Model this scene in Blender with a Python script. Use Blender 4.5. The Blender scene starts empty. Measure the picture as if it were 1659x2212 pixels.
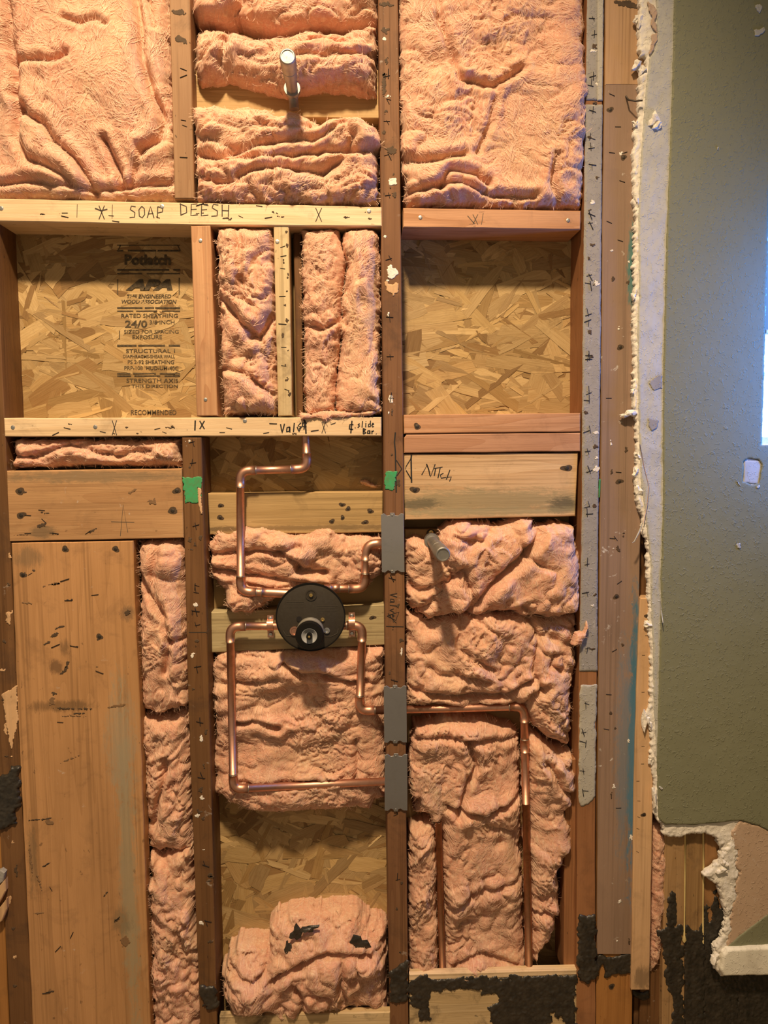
import bpy, bmesh, math, random
import numpy as np
from mathutils import Matrix, Vector

# ------------------------------------------------------------------ camera, world, lamps, exposure
sc = bpy.context.scene
COL = sc.collection
W, H = 1659, 2212
FPX = 1662.0
CAM = Vector((0.0, -1.5, 1.55))
ROT = Matrix.Rotation(math.radians(-2.3), 3, 'Z') @ Matrix.Rotation(math.radians(90 - 5.0), 3, 'X') @ Matrix.Rotation(math.radians(-0.5), 3, 'Z')
cd = bpy.data.cameras.new('camera')
cam = bpy.data.objects.new('camera', cd)
COL.objects.link(cam)
cam.matrix_world = Matrix.Translation(CAM) @ ROT.to_4x4()
cd.sensor_fit = 'AUTO'
cd.sensor_width = 36
cd.lens = FPX / H * 36
cd.clip_start = 0.05
sc.camera = cam

world = bpy.data.worlds.new('world')
sc.world = world
world.use_nodes = True
bg = world.node_tree.nodes['Background']
bg.inputs[0].default_value = (1.0, 0.78, 0.53, 1)
bg.inputs[1].default_value = 0.35

def area(name, loc, target, size, power, col, sy=None):
    l = bpy.data.lights.new(name, 'AREA')
    l.energy = power
    l.color = col
    l.size = size
    if sy:
        l.shape = 'RECTANGLE'
        l.size_y = sy
    o = bpy.data.objects.new(name, l)
    COL.objects.link(o)
    o.location = loc
    o.rotation_euler = (Vector(target) - Vector(loc)).to_track_quat('-Z', 'Y').to_euler()
    return o

def spot(name, loc, target, power, col, deg, radius):
    l = bpy.data.lights.new(name, 'SPOT')
    l.energy = power; l.color = col; l.spot_size = math.radians(deg); l.spot_blend = 1.0; l.shadow_soft_size = radius
    o = bpy.data.objects.new(name, l); COL.objects.link(o)
    o.location = loc; o.rotation_euler = (Vector(target) - Vector(loc)).to_track_quat('-Z', 'Y').to_euler()
    return o
spot('ceiling_downlight', (-0.16, -1.45, 3.55), (-0.28, 0, 0.98), 560, (1.0, 0.73, 0.45), 78, 0.09)
area('added_blue_glow_lamp', (0.975, -0.125, 1.72), (0.6, -0.08, 1.70), 0.16, 5.4, (0.02, 0.23, 1.0), 0.46)  # added lamp inside the room, makes the blue glow on the green wall
sc.view_settings.view_transform = 'Standard'
sc.view_settings.look = 'None'
sc.view_settings.gamma = 1
sc.view_settings.use_curve_mapping = False
sc.view_settings.exposure = -0.30
sc.cycles.use_denoising = True
sc.cycles.max_bounces = 6
sc.cycles.diffuse_bounces = 4

# ------------------------------------------------------------------ pixel of the photograph -> point on the plane y
def P(px, py, y=0.0):
    d = ROT @ Vector(((px - W / 2) / FPX, -(py - H / 2) / FPX, -1.0))
    t = (y - CAM.y) / d.y
    return CAM + d * t

def PA(pts, y):
    return np.array([(P(a, b, y).x, P(a, b, y).z) for a, b in pts])

# ------------------------------------------------------------------ linking, tagging
def link(name, verts, faces, mat, parent=None, smooth=False, origin=None, mats=None, fm=None):
    v = np.array(verts, dtype=float)
    if origin is None:
        lo, hi = v.min(0), v.max(0)
        origin = Vector(((lo[0] + hi[0]) / 2, (lo[1] + hi[1]) / 2, lo[2]))
    me = bpy.data.meshes.new(name)
    me.from_pydata([tuple(p) for p in (v - np.array(origin))], [], [tuple(int(i) for i in f) for f in faces])
    me.update()
    for m in (mats or [mat]):
        me.materials.append(m)
    if fm is not None:
        me.polygons.foreach_set('material_index', fm)
    if smooth:
        me.polygons.foreach_set('use_smooth', [True] * len(me.polygons))
    o = bpy.data.objects.new(name, me)
    COL.objects.link(o)
    o['wo'] = tuple(origin)
    if parent is not None:
        o.parent = parent
        o.location = Vector(origin) - Vector(parent['wo'])
    else:
        o.location = origin
    return o

def empty(name, loc):
    o = bpy.data.objects.new(name, None)
    o.empty_display_size = 0.02
    COL.objects.link(o)
    o.location = loc
    o['wo'] = tuple(loc)
    return o

def tag(o, label, cat, group=None, kind=None):
    o['label'] = label
    o['category'] = cat
    if group: o['group'] = group
    if kind: o['kind'] = kind
    return o

def struct(o):
    o['kind'] = 'structure'
    return o

# ------------------------------------------------------------------ noise in numpy
def perlin(x, y, seed=0):
    xi = np.floor(x).astype(np.int64); yi = np.floor(y).astype(np.int64)
    xf = x - xi; yf = y - yi
    def g(ix, iy, fx, fy):
        h = (ix * 374761393 + iy * 668265263 + seed * 1274126177) & 0xFFFFFFFF
        h = ((h ^ (h >> 13)) * 1274126177) & 0xFFFFFFFF
        h = h ^ (h >> 16)
        a = (h & 0xFFFF) / 65536.0 * 2 * np.pi
        return np.cos(a) * fx + np.sin(a) * fy
    u = xf ** 3 * (xf * (xf * 6 - 15) + 10); v = yf ** 3 * (yf * (yf * 6 - 15) + 10)
    a = g(xi, yi, xf, yf); b = g(xi + 1, yi, xf - 1, yf)
    c = g(xi, yi + 1, xf, yf - 1); d = g(xi + 1, yi + 1, xf - 1, yf - 1)
    return (a + (b - a) * u + ((c + (d - c) * u) - (a + (b - a) * u)) * v) * 1.5

def fbm(x, y, seed, octv=4, gain=.5):
    r = 0; a = 1.0
    for k in range(octv):
        r = r + a * perlin(x, y, seed + k * 17); x = x * 2.03 + 3.1; y = y * 2.03 + 1.7; a *= gain
    return r

def seg_dist(X, Z, poly, closed=True):
    n = len(poly); best = np.full(X.shape, 1e9)
    for i in range(n if closed else n - 1):
        ax, az = poly[i]; bx, bz = poly[(i + 1) % n]
        dx, dz = bx - ax, bz - az
        L = dx * dx + dz * dz + 1e-12
        t = np.clip(((X - ax) * dx + (Z - az) * dz) / L, 0, 1)
        best = np.minimum(best, (X - ax - t * dx) ** 2 + (Z - az - t * dz) ** 2)
    return np.sqrt(best)

def inside(X, Z, poly):
    r = np.zeros(X.shape, bool); n = len(poly)
    for i in range(n):
        ax, az = poly[i]; bx, bz = poly[(i + 1) % n]
        c = ((az > Z) != (bz > Z)) & (X < (bx - ax) * (Z - az) / (bz - az + 1e-15) + ax)
        r ^= c
    return r

# ------------------------------------------------------------------ a slab or cushion cut to an outline, with relief on its front
def relief(name, outline, yref, yfront, yback, mat, parent=None, cell=.003, R=.03, yedge=None, edge_noise=.004, edge_freq=40,
           hfun=None, holes=(), seed=1, smooth=True, fray=0.0):
    poly = PA(outline, yref)
    lo = poly.min(0) - .02; hi = poly.max(0) + .02
    nx = int((hi[0] - lo[0]) / cell) + 2; nz = int((hi[1] - lo[1]) / cell) + 2
    xs = lo[0] + np.arange(nx) * cell; zs = lo[1] + np.arange(nz) * cell
    X, Z = np.meshgrid(xs, zs)
    def SD(X, Z):
        d = seg_dist(X, Z, poly)
        s = np.where(inside(X, Z, poly), d, -d)
        for h in holes:
            hp = PA(h, yref); hd = seg_dist(X, Z, hp)
            s = np.minimum(s, np.where(inside(X, Z, hp), -hd, hd))
        s = s + edge_noise * fbm(X * edge_freq, Z * edge_freq, seed + 5, 4, .6)
        if fray:
            s = s - fray * np.clip(perlin(X * 260, Z * 260, seed + 9), 0, 1)
        return s
    s = SD(X, Z)
    c = (s[:-1, :-1] + s[1:, :-1] + s[:-1, 1:] + s[1:, 1:]) / 4
    keep = c > 0
    gz, gx = np.gradient(s, cell)
    g2 = gx * gx + gz * gz + 1e-6
    used = np.zeros(s.shape, int)
    used[:-1, :-1] += keep; used[1:, :-1] += keep; used[:-1, 1:] += keep; used[1:, 1:] += keep
    bd = (used > 0) & (used < 4)
    gl = np.sqrt(g2)
    mv = np.clip(-s / gl, -cell * 1.1, cell * 1.1)
    Xp = np.where(bd, X + mv * gx / gl, X); Zp = np.where(bd, Z + mv * gz / gl, Z)
    d = np.where(bd, 0, np.maximum(s, 0))
    if yedge is None: yedge = yfront
    t = 1 - np.minimum(d / R, 1)
    prof = np.sqrt(np.maximum(1 - t * t, 0))
    hh = hfun(X, Z, s, seed) if hfun else 0
    Y = yedge + (yfront - yedge) * prof - hh * (0.25 + 0.75 * prof)
    global GRID
    GRID = (xs, zs, Y, s, cell, yback)
    idx = np.full(s.shape, -1); m = used > 0
    idx[m] = np.arange(m.sum())
    V = np.stack([Xp[m], Y[m], Zp[m]], 1)
    a = idx[:-1, :-1][keep]; b = idx[:-1, 1:][keep]; cc = idx[1:, 1:][keep]; dd = idx[1:, :-1][keep]
    F = np.stack([a, b, cc, dd], 1)
    # skirt to the back
    e = {}
    for f in F.tolist():
        for k in range(4):
            p, q = f[k], f[(k + 1) % 4]
            if (q, p) in e: del e[(q, p)]
            else: e[(p, q)] = 1
    ring = {}
    VV = V.tolist(); FF = F.tolist()
    for (p, q) in e:
        for r in (p, q):
            if r not in ring:
                ring[r] = len(VV); VV.append([VV[r][0], yback, VV[r][2]])
        FF.append([q, p, ring[p], ring[q]])
    return link(name, VV, FF, mat, parent, smooth)

def sm(v, a, b):
    t = np.clip((v - a) / (b - a), 0, 1); return t * t * (3 - 2 * t)

def flow(X, Z, seed, ang):
    return ang + 2.4 * fbm(X * 7, Z * 7, seed + 31, 2)

def cotton(A=.022, L=.11, ang=0.0, stretch=1.6, creases=(), lumps=(), fine=1.0, yref=0.0, base=0.0):
    cr = [(PA(p, yref), w, dp) for p, w, dp in creases]
    lu = [(P(px, py, yref), rx, rz, a, am) for px, py, rx, rz, a, am in lumps]
    def f(X, Z, s, seed):
        ca, sa = math.cos(ang), math.sin(ang)
        U = (X * ca + Z * sa) / L; V = (-X * sa + Z * ca) / L * stretch
        w1 = fbm(U * .8, V * .8, seed + 1, 3); w2 = fbm(U * .8 + 9, V * .8 + 4, seed + 2, 3)
        U2 = U * .8 + .8 * w1; V2 = V * .8 + .8 * w2
        # soft broad swells
        h = A * .75 * perlin(U * .6 + .3 * w2, V * .6 + .3 * w1, seed + 11)
        # a few rounded pillows that meet in creases
        pil = np.sqrt(np.abs(perlin(U2, V2, seed)) + .004)
        h += A * 1.0 * pil * (.55 + .45 * sm(perlin(U * .5, V * .5, seed + 12), -.3, .3))
        # overlapping torn sheets: slow rise, quick drop
        q = fbm(U * .75 + .5 * w2, V * .75 + .9 * w1, seed + 21, 2) * 3.2
        fr = q - np.floor(q)
        sheet = fr * (1 - sm(fr, .86, 1.0))
        h += A * .42 * sheet * sm(perlin(U * .55 + 7, V * .55, seed + 13), -.15, .35)
        # small tufts, only in patches
        msk = sm(perlin(U * .7 + 5, V * .7, seed + 8), .0, .45)
        U4 = U * 2.6 + 1.2 * w1; V4 = V * 2.6 + 1.2 * w2
        h += A * .24 * msk * np.sqrt(np.abs(perlin(U4, V4, seed + 4)) + .03)
        h += A * .05 * msk * np.abs(perlin(U4 * 2.3, V4 * 2.3, seed + 14))
        # stringy fibres that follow the folds
        th = flow(X, Z, seed, ang)
        c1 = np.cos(w1 * 2.2 + ang); s1 = np.sin(w1 * 2.2 + ang)
        ux = X * c1 + Z * s1; vx = -X * s1 + Z * c1
        h += fine * .0013 * perlin(ux * 26, vx * 170, seed + 6) * (.5 + msk) + fine * .0006 * perlin(ux * 60, vx * 420, seed + 16)
        h += fine * .0006 * fbm(X * 170, Z * 170, seed + 7, 2)
        for p, w, dp in cr:
            dd = seg_dist(X + .006 * w1, Z + .006 * w2, p, False)
            h += -dp * np.exp(-(dd / w) ** 1.3) + dp * .35 * np.exp(-((dd - 2.2 * w) / (1.6 * w)) ** 2)
        for c, rx, rz, a, am in lu:
            x = X - c.x; z = Z - c.z
            u = (x * math.cos(a) + z * math.sin(a)) / rx; v = (-x * math.sin(a) + z * math.cos(a)) / rz
            h += am * np.exp(-(u * u + v * v) ** 1.5)
        return h + base
    return f

def fibres(par, mat, seed, ang=0.0, dens=44000, out=1.0):
    """loose glass strands lying on and curling off the surface that was built last"""
    xs, zs, Y, s, cell, yb = GRID
    r = np.random.RandomState(seed)
    ok = np.argwhere(s > .001)
    n = int(min(9000, len(ok) * cell * cell * dens))
    nc = max(8, n // 26)
    ci = ok[r.randint(0, len(ok), nc)]
    cl = r.randint(0, nc, n); loose = r.rand(n) < .35
    o = ok[r.randint(0, len(ok), n)]
    px = np.where(loose, xs[o[:, 1]], xs[ci[cl][:, 1]] + r.normal(0, .006, n))
    pz = np.where(loose, zs[o[:, 0]], zs[ci[cl][:, 0]] + r.normal(0, .006, n))
    cth = r.uniform(-.5, .5, nc); ccv = r.normal(0, 30, nc)
    th = flow(px, pz, seed, ang) + np.where(loose, r.normal(0, .7, n), cth[cl] + r.normal(0, .22, n)) + np.where(r.rand(n) < .5, np.pi, 0)
    cv = np.where(loose, r.normal(0, 45, n), ccv[cl] + r.normal(0, 18, n))
    Ln = r.uniform(.010, .034, n); off = r.uniform(.0003, .0022, n) + (r.rand(n) < .06) * .004 * out
    wd = r.uniform(.00014, .00042, n)
    K = 6; V = np.zeros((K + 1, n, 2, 3))
    ly = None
    for k in range(K + 1):
        ix = np.clip(((px - xs[0]) / cell).astype(int), 0, len(xs) - 2); iz = np.clip(((pz - zs[0]) / cell).astype(int), 0, len(zs) - 2)
        fx = np.clip((px - xs[ix]) / cell, 0, 1); fz = np.clip((pz - zs[iz]) / cell, 0, 1)
        y = (Y[iz, ix] * (1 - fx) + Y[iz, ix + 1] * fx) * (1 - fz) + (Y[iz + 1, ix] * (1 - fx) + Y[iz + 1, ix + 1] * fx) * fz
        if ly is not None: y = np.where(s[iz, ix] > 0, y, ly)
        ly = y
        yy = y - .0003 - off * math.sin(math.pi * min(1, k / K * .9 + .08))
        w = wd * (1 - .75 * abs(2 * k / K - 1))
        V[k, :, 0] = np.stack([px - np.sin(th) * w, yy, pz + np.cos(th) * w], 1)
        V[k, :, 1] = np.stack([px + np.sin(th) * w, yy, pz - np.cos(th) * w], 1)
        go = np.where(s[iz, ix] > -.0025, 1.0, 0.03)
        px = px + go * np.cos(th) * Ln / K; pz = pz + go * np.sin(th) * Ln / K; th = th + cv * Ln / K
    V = V.transpose(1, 0, 2, 3).reshape(-1, 3)
    b = (np.arange(n) * (2 * (K + 1)))[:, None] + (2 * np.arange(K))[None]
    F = np.stack([b, b + 1, b + 3, b + 2], 2).reshape(-1, 4)
    o = link('loose_fibres', V, F.tolist(), mat, par, True)
    o['kind'] = 'stuff'
    return o

# ------------------------------------------------------------------ boards
def board(name, pts, y0, y1, mat, parent=None, bev=.0016, jit=.0005, seed=0, yref=None):
    """front outline in pixels of the photograph on the plane y0, real thickness y1-y0"""
    rnd = random.Random(seed * 7 + int(pts[0][0]) + int(pts[0][1]))
    q = PA(pts, y0 if yref is None else yref)
    out = []
    n = len(q)
    for i in range(n):
        a, b = q[i], q[(i + 1) % n]
        L = math.hypot(*(b - a)); k = max(1, int(L / .035))
        for j in range(k):
            t = j / k
            nrm = np.array([-(b - a)[1], (b - a)[0]]) / (L + 1e-9)
            out.append(a + (b - a) * t + (nrm * rnd.uniform(-jit, jit) if j else 0))
    out = np.array(out)
    out[:, 1] = np.maximum(out[:, 1], 0.0)
    # shrink for the chamfer
    m = len(out)
    ar = 0.5 * sum(out[i][0] * out[(i + 1) % m][1] - out[(i + 1) % m][0] * out[i][1] for i in range(m))
    sgn = 1 if ar > 0 else -1
    inn = []
    for i in range(m):
        p0, p1, p2 = out[i - 1], out[i], out[(i + 1) % m]
        d1 = (p1 - p0) / (np.linalg.norm(p1 - p0) + 1e-9); d2 = (p2 - p1) / (np.linalg.norm(p2 - p1) + 1e-9)
        n1 = np.array([-d1[1], d1[0]]) * sgn; n2 = np.array([-d2[1], d2[0]]) * sgn
        b = n1 + n2; b = b / max(np.dot(b, b) / 2, .4)
        inn.append(p1 + b * bev)
    V = [(p[0], y0, p[1]) for p in inn] + [(p[0], y0 + bev, p[1]) for p in out] + [(p[0], y1, p[1]) for p in out]
    if sgn > 0:
        F = [list(range(m)), list(range(3 * m - 1, 2 * m - 1, -1))]
    else:
        F = [list(range(m - 1, -1, -1)), list(range(2 * m, 3 * m))]
    for i in range(m):
        j = (i + 1) % m
        for k in (0, m):
            F.append([k + i, k + m + i, k + m + j, k + j] if sgn > 0 else [k + j, k + m + j, k + m + i, k + i])
    return link(name, V, F, mat, parent)

def box_w(name, x0, x1, y0, y1, z0, z1, mat, parent=None):
    V = [(x, y, z) for x in (x0, x1) for y in (y0, y1) for z in (z0, z1)]
    F = [(0, 1, 3, 2), (4, 6, 7, 5), (0, 4, 5, 1), (2, 3, 7, 6), (0, 2, 6, 4), (1, 5, 7, 3)]
    return link(name, V, F, mat, parent)

# ------------------------------------------------------------------ tubes and turned shapes
def tube_data(pts, r, seg=20, caps=True):
    pts = [Vector(p) for p in pts]
    rs = r if isinstance(r, (list, tuple)) else [r] * len(pts)
    V = []; F = []
    prev = None
    for i, p in enumerate(pts):
        t = (pts[min(i + 1, len(pts) - 1)] - pts[max(i - 1, 0)]).normalized()
        if prev is None:
            a = t.cross(Vector((0, 0, 1)))
            if a.length < .1: a = t.cross(Vector((0, 1, 0)))
            a.normalize()
        else:
            a = (prev - t * prev.dot(t)).normalized()
        prev = a
        b = t.cross(a)
        for k in range(seg):
            an = 2 * math.pi * k / seg
            V.append(p + (a * math.cos(an) + b * math.sin(an)) * rs[i])
    for i in range(len(pts) - 1):
        for k in range(seg):
            k2 = (k + 1) % seg
            F.append([i * seg + k, (i + 1) * seg + k, (i + 1) * seg + k2, i * seg + k2][::-1])
    if caps:
        F.append(list(range(seg)))
        F.append(list(range((len(pts) - 1) * seg, len(pts) * seg))[::-1])
    return V, F

def merge(parts):
    V = []; F = []
    for v, f in parts:
        o = len(V); V += [tuple(x) for x in v]; F += [[i + o for i in q] for q in f]
    return V, F

def tube(name, pts, r, mat, parent=None, seg=20):
    V, F = tube_data(pts, r, seg)
    o = link(name, V, F, mat, parent)
    for p in o.data.polygons:
        p.use_smooth = len(p.vertices) == 4
    return o

def lathe(name, origin, axis, prof, mat, parent=None, seg=48, mats=None, bands=None, caps=True):
    """prof: list of (distance along the axis, radius)"""
    axis = Vector(axis).normalized(); origin = Vector(origin)
    a = axis.cross(Vector((0, 0, 1))).normalized(); b = axis.cross(a)
    V = []; F = []; fm = []
    for (h, r) in prof:
        for k in range(seg):
            an = 2 * math.pi * k / seg
            V.append(origin + axis * h + (a * math.cos(an) + b * math.sin(an)) * max(r, 1e-5))
    for i in range(len(prof) - 1):
        for k in range(seg):
            k2 = (k + 1) % seg
            F.append([i * seg + k, i * seg + k2, (i + 1) * seg + k2, (i + 1) * seg + k]); fm.append(bands[i] if bands else 0)
    if caps:
        F.append(list(range(seg))[::-1]); fm.append(bands[0] if bands else 0)
        F.append([(len(prof) - 1) * seg + k for k in range(seg)]); fm.append(bands[-1] if bands else 0)
    o = link(name, V, F, mat, parent, mats=mats, fm=fm)
    for p in o.data.polygons:
        p.use_smooth = False
    return o

def sharp(o, ang=35):
    me = o.data
    me.polygons.foreach_set('use_smooth', [True] * len(me.polygons))
    bm = bmesh.new(); bm.from_mesh(me)
    bmesh.ops.recalc_face_normals(bm, faces=bm.faces)
    for e in bm.edges:
        e.smooth = not (len(e.link_faces) == 2 and e.calc_face_angle(0) > math.radians(ang))
    bm.to_mesh(me); bm.free()
    return o

# ------------------------------------------------------------------ materials
class NT:
    def __init__(s, name):
        s.m = bpy.data.materials.new(name); s.m.use_nodes = True
        s.t = s.m.node_tree; s.b = s.t.nodes['Principled BSDF']
        g = s.t.nodes.new('ShaderNodeNewGeometry'); s.pos = g.outputs['Position']
    def n(s, typ, **kw):
        x = s.t.nodes.new(typ)
        for k, v in kw.items(): setattr(x, k, v)
        return x
    def set(s, inp, v):
        if hasattr(v, 'is_output'): s.t.links.new(v, inp)
        else: inp.default_value = v
    def math(s, op, a, b=0.0, clamp=False):
        x = s.n('ShaderNodeMath', operation=op, use_clamp=clamp); s.set(x.inputs[0], a); s.set(x.inputs[1], b); return x.outputs[0]
    def map(s, v, scale=(1, 1, 1), loc=(0, 0, 0), rot=(0, 0, 0)):
        x = s.n('ShaderNodeMapping'); s.set(x.inputs['Vector'], v)
        x.inputs['Scale'].default_value = scale; x.inputs['Location'].default_value = loc; x.inputs['Rotation'].default_value = rot
        return x.outputs[0]
    def add(s, a, b):
        x = s.n('ShaderNodeVectorMath', operation='ADD'); s.set(x.inputs[0], a); s.set(x.inputs[1], b); return x.outputs[0]
    def noise(s, v, scale=5, detail=3, rough=.5, dist=0.0, out='Fac'):
        x = s.n('ShaderNodeTexNoise'); s.set(x.inputs['Vector'], v)
        x.inputs['Scale'].default_value = scale; x.inputs['Detail'].default_value = detail
        x.inputs['Roughness'].default_value = rough; x.inputs['Distortion'].default_value = dist
        return x.outputs[out]
    def rng(s, v, a, b, c=0.0, d=1.0):
        x = s.n('ShaderNodeMapRange'); s.set(x.inputs[0], v)
        for i, k in enumerate((a, b, c, d)): x.inputs[i + 1].default_value = k
        return x.outputs[0]
    def mix(s, f, a, b, mode='MIX'):
        x = s.n('ShaderNodeMix', data_type='RGBA', blend_type=mode)
        s.set(x.inputs[0], f)
        for i, k in ((6, a), (7, b)):
            s.set(x.inputs[i], k if hasattr(k, 'is_output') else (*k, 1) if len(k) == 3 else k)
        return x.outputs[2]
    def xyz(s):
        x = s.n('ShaderNodeSeparateXYZ'); s.set(x.inputs[0], s.pos); return x.outputs
    def bump(s, h, strength=.3, dist=.001, normal=None):
        x = s.n('ShaderNodeBump'); s.set(x.inputs['Height'], h)
        x.inputs['Strength'].default_value = strength; x.inputs['Distance'].default_value = dist
        if normal is not None: s.set(x.inputs['Normal'], normal)
        return x.outputs[0]
    def fin(s, col, rough=.7, normal=None, metal=0.0, **kw):
        s.set(s.b.inputs['Base Color'], col if hasattr(col, 'is_output') else (*col, 1))
        s.set(s.b.inputs['Roughness'], rough); s.b.inputs['Metallic'].default_value = metal
        if normal is not None: s.set(s.b.inputs['Normal'], normal)
        for k, v in kw.items(): s.set(s.b.inputs[k.replace('_', ' ')], v)
        return s.m

def wood(name, c1, c2, axis='z', rings=9.0, dirt=.35, dirtcol=(.05, .03, .02), seed=0.0, grain=.5, stains=(), gloss=.62, scuffs=0.0):
    """stains: (px, py, rx, rz in metres, colour, strength)"""
    n = NT(name)
    oi = n.n('ShaderNodeObjectInfo')
    cx = n.n('ShaderNodeCombineXYZ')
    r = n.math('MULTIPLY', oi.outputs['Random'], 31.0)
    for i in range(3): n.set(cx.inputs[i], r)
    p = n.add(n.pos, cx.outputs[0]); p = n.add(p, (seed, seed * 1.7, seed * .6))
    sl = (1, 1, .055) if axis == 'z' else (.055, 1, 1)
    sg = (1, 1, .02) if axis == 'z' else (.02, 1, 1)
    base = n.noise(n.map(p, sl), 16, 2, .5, .4)
    band = n.math('FRACT', n.math('MULTIPLY', base, rings))
    band = n.math('POWER', band, 1.8)
    fine = n.noise(n.map(p, sg), 520, 3, .7)
    fleck = n.noise(n.map(p, (1, 1, .12) if axis == 'z' else (.12, 1, 1)), 260, 2, .6)
    f = n.math('ADD', n.math('MULTIPLY', band, .75 * grain * 1.3), n.math('MULTIPLY', n.rng(fine, .3, .7), .35))
    col = n.mix(n.math('MINIMUM', f, 1.0), c1, c2)
    # close annual lines, strong in some bands
    ln = n.noise(n.map(p, (1, 1, .012) if axis == 'z' else (.012, 1, 1)), 230, 1, .4, .15)
    zone = n.noise(n.map(p, (1, 1, .08) if axis == 'z' else (.08, 1, 1)), 26, 2, .5)
    col = n.mix(n.math('MULTIPLY', n.math('MULTIPLY', n.rng(ln, .52, .66), n.rng(zone, .38, .58)), .55), col, tuple(q * .62 for q in c2))
    wide = n.noise(n.map(p, (1, 1, .3) if axis == 'z' else (.3, 1, 1)), 9, 4, .6)
    col = n.mix(n.math('MULTIPLY', n.rng(wide, .38, .72), .45), col, tuple(c * .62 for c in c2))
    # handling dirt: smudges and small dark specks
    sm = n.noise(p, 14, 6, .68, .6)
    col = n.mix(n.math('MULTIPLY', n.rng(sm, .53, .70), dirt), col, dirtcol)
    sp = n.noise(n.map(p, (1, 1, .5) if axis == 'z' else (.5, 1, 1)), 95, 3, .55)
    col = n.mix(n.math('MULTIPLY', n.rng(sp, .69, .74), min(1, dirt * 1.7)), col, tuple(c * .5 for c in dirtcol))
    if scuffs:
        sk = n.noise(p, 60, 4, .6, .5)
        lt = n.noise(p, 6, 2, .5)
        col = n.mix(n.math('MULTIPLY', n.math('MULTIPLY', n.rng(sk, .66, .72), n.rng(lt, .5, .62)), scuffs), col, (.62, .58, .52))
    X = n.xyz()
    for (px, py, rx, rz, c, st) in stains:
        q = P(px, py, 0)
        u = n.math('DIVIDE', n.math('SUBTRACT', X[0], q.x), rx); v = n.math('DIVIDE', n.math('SUBTRACT', X[2], q.z), rz)
        d = n.math('SQRT', n.math('ADD', n.math('MULTIPLY', u, u), n.math('MULTIPLY', v, v)))
        nz = n.noise(n.map(p, (1, 1, .3) if axis == 'z' else (.3, 1, 1)), 75, 7, .85, .5)
        d = n.math('ADD', d, n.math('MULTIPLY', n.math('SUBTRACT', nz, .5), 3.2))
        col = n.mix(n.math('MULTIPLY', n.rng(d, 1.15, .55), st), col, c)
    h = n.math('ADD', n.math('MULTIPLY', band, .5), n.math('ADD', n.math('MULTIPLY', fine, .6), n.math('MULTIPLY', fleck, .4)))
    return n.fin(col, gloss, n.bump(h, .5, .0012), Specular_IOR_Level=.25)

def wool(name='fibreglass', grey=.0):
    n = NT(name)
    oi = n.n('ShaderNodeObjectInfo')
    cx = n.n('ShaderNodeCombineXYZ'); r = n.math('MULTIPLY', oi.outputs['Random'], 17.0)
    for i in range(3): n.set(cx.inputs[i], r)
    p = n.add(n.pos, cx.outputs[0])
    a = n.noise(p, 5, 4, .6, 1.0); b = n.noise(p, 16, 5, .7, 1.5); c = n.noise(p, 9, 6, .65, 1.2)
    col = n.mix(n.rng(a, .35, .65), (.75, .37, .26), (.77, .45, .29))
    col = n.mix(n.math('MULTIPLY', n.rng(b, .42, .70), .55), col, (.60, .245, .16))
    col = n.mix(n.math('MULTIPLY', n.rng(c, .50, .68), .5), col, (.76, .54, .33))
    col = n.mix(n.math('MULTIPLY', n.rng(n.noise(p, 11, 7, .75, .8), .56 - grey * .12, .74), .35 + grey), col, (.40, .30, .20))
    pu = n.noise(n.add(p, (3, 1, 7)), 7, 5, .6, .6)
    col = n.mix(n.math('MULTIPLY', n.rng(pu, .54, .70), .45), col, (.56, .36, .32))
    stv = n.noise(n.map(p, (1, 1, .35), (0, 0, 0), (0, .9, 0)), 42, 7, .8, 4.0)
    col = n.mix(n.math('MULTIPLY', n.rng(stv, .49, .62), .8), col, (.86, .64, .45))
    stk = n.noise(n.map(p, (.35, 1, 1), (2, 0, 5), (0, .7, 0)), 36, 7, .8, 4.0)
    col = n.mix(n.math('MULTIPLY', n.rng(stk, .51, .64), .6), col, (.52, .235, .16))
    fib = n.noise(n.map(p, (1, 1, .25), (0, 0, 0), (0, .6, 0)), 320, 5, .8, 3.5)
    fib2 = n.noise(n.map(p, (.25, 1, 1), (0, 0, 0), (0, .5, 0)), 260, 5, .8, 3.5)
    h = n.math('ADD', fib, fib2)
    col = n.mix(n.math('MULTIPLY', n.rng(h, .85, 1.25), .30), col, (.86, .62, .44))
    col = n.mix(n.math('MULTIPLY', n.rng(h, .95, .65), .18), col, (.60, .24, .12))
    return n.fin(col, .95, n.bump(h, .6, .0018), Specular_IOR_Level=.05, Sheen_Weight=.05, Subsurface_Weight=.3,
                 Subsurface_Radius=(.014, .007, .004), Subsurface_Scale=1.0)

def metal(name, col, rough=.3, var=.3, tarnish=(.2, .08, .04), spec=None, scale=40, bumpd=.0002):
    n = NT(name)
    a = n.noise(n.pos, scale, 5, .65, .5)
    c = n.mix(n.math('MULTIPLY', n.rng(a, .45, .72), var), col, tarnish)
    return n.fin(c, n.rng(a, .3, .8, rough, rough + .2), n.bump(n.noise(n.pos, scale * 6, 3), .3, bumpd), metal=1.0)

def plain(name, col, rough=.6, var=.15, scale=60, bumpd=.0004, dark=None, **kw):
    n = NT(name)
    a = n.noise(n.pos, scale, 5, .65)
    c = n.mix(n.math('MULTIPLY', n.rng(a, .35, .7), var), col, dark or tuple(x * .4 for x in col))
    return n.fin(c, rough, n.bump(a, .5, bumpd), **kw)

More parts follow.
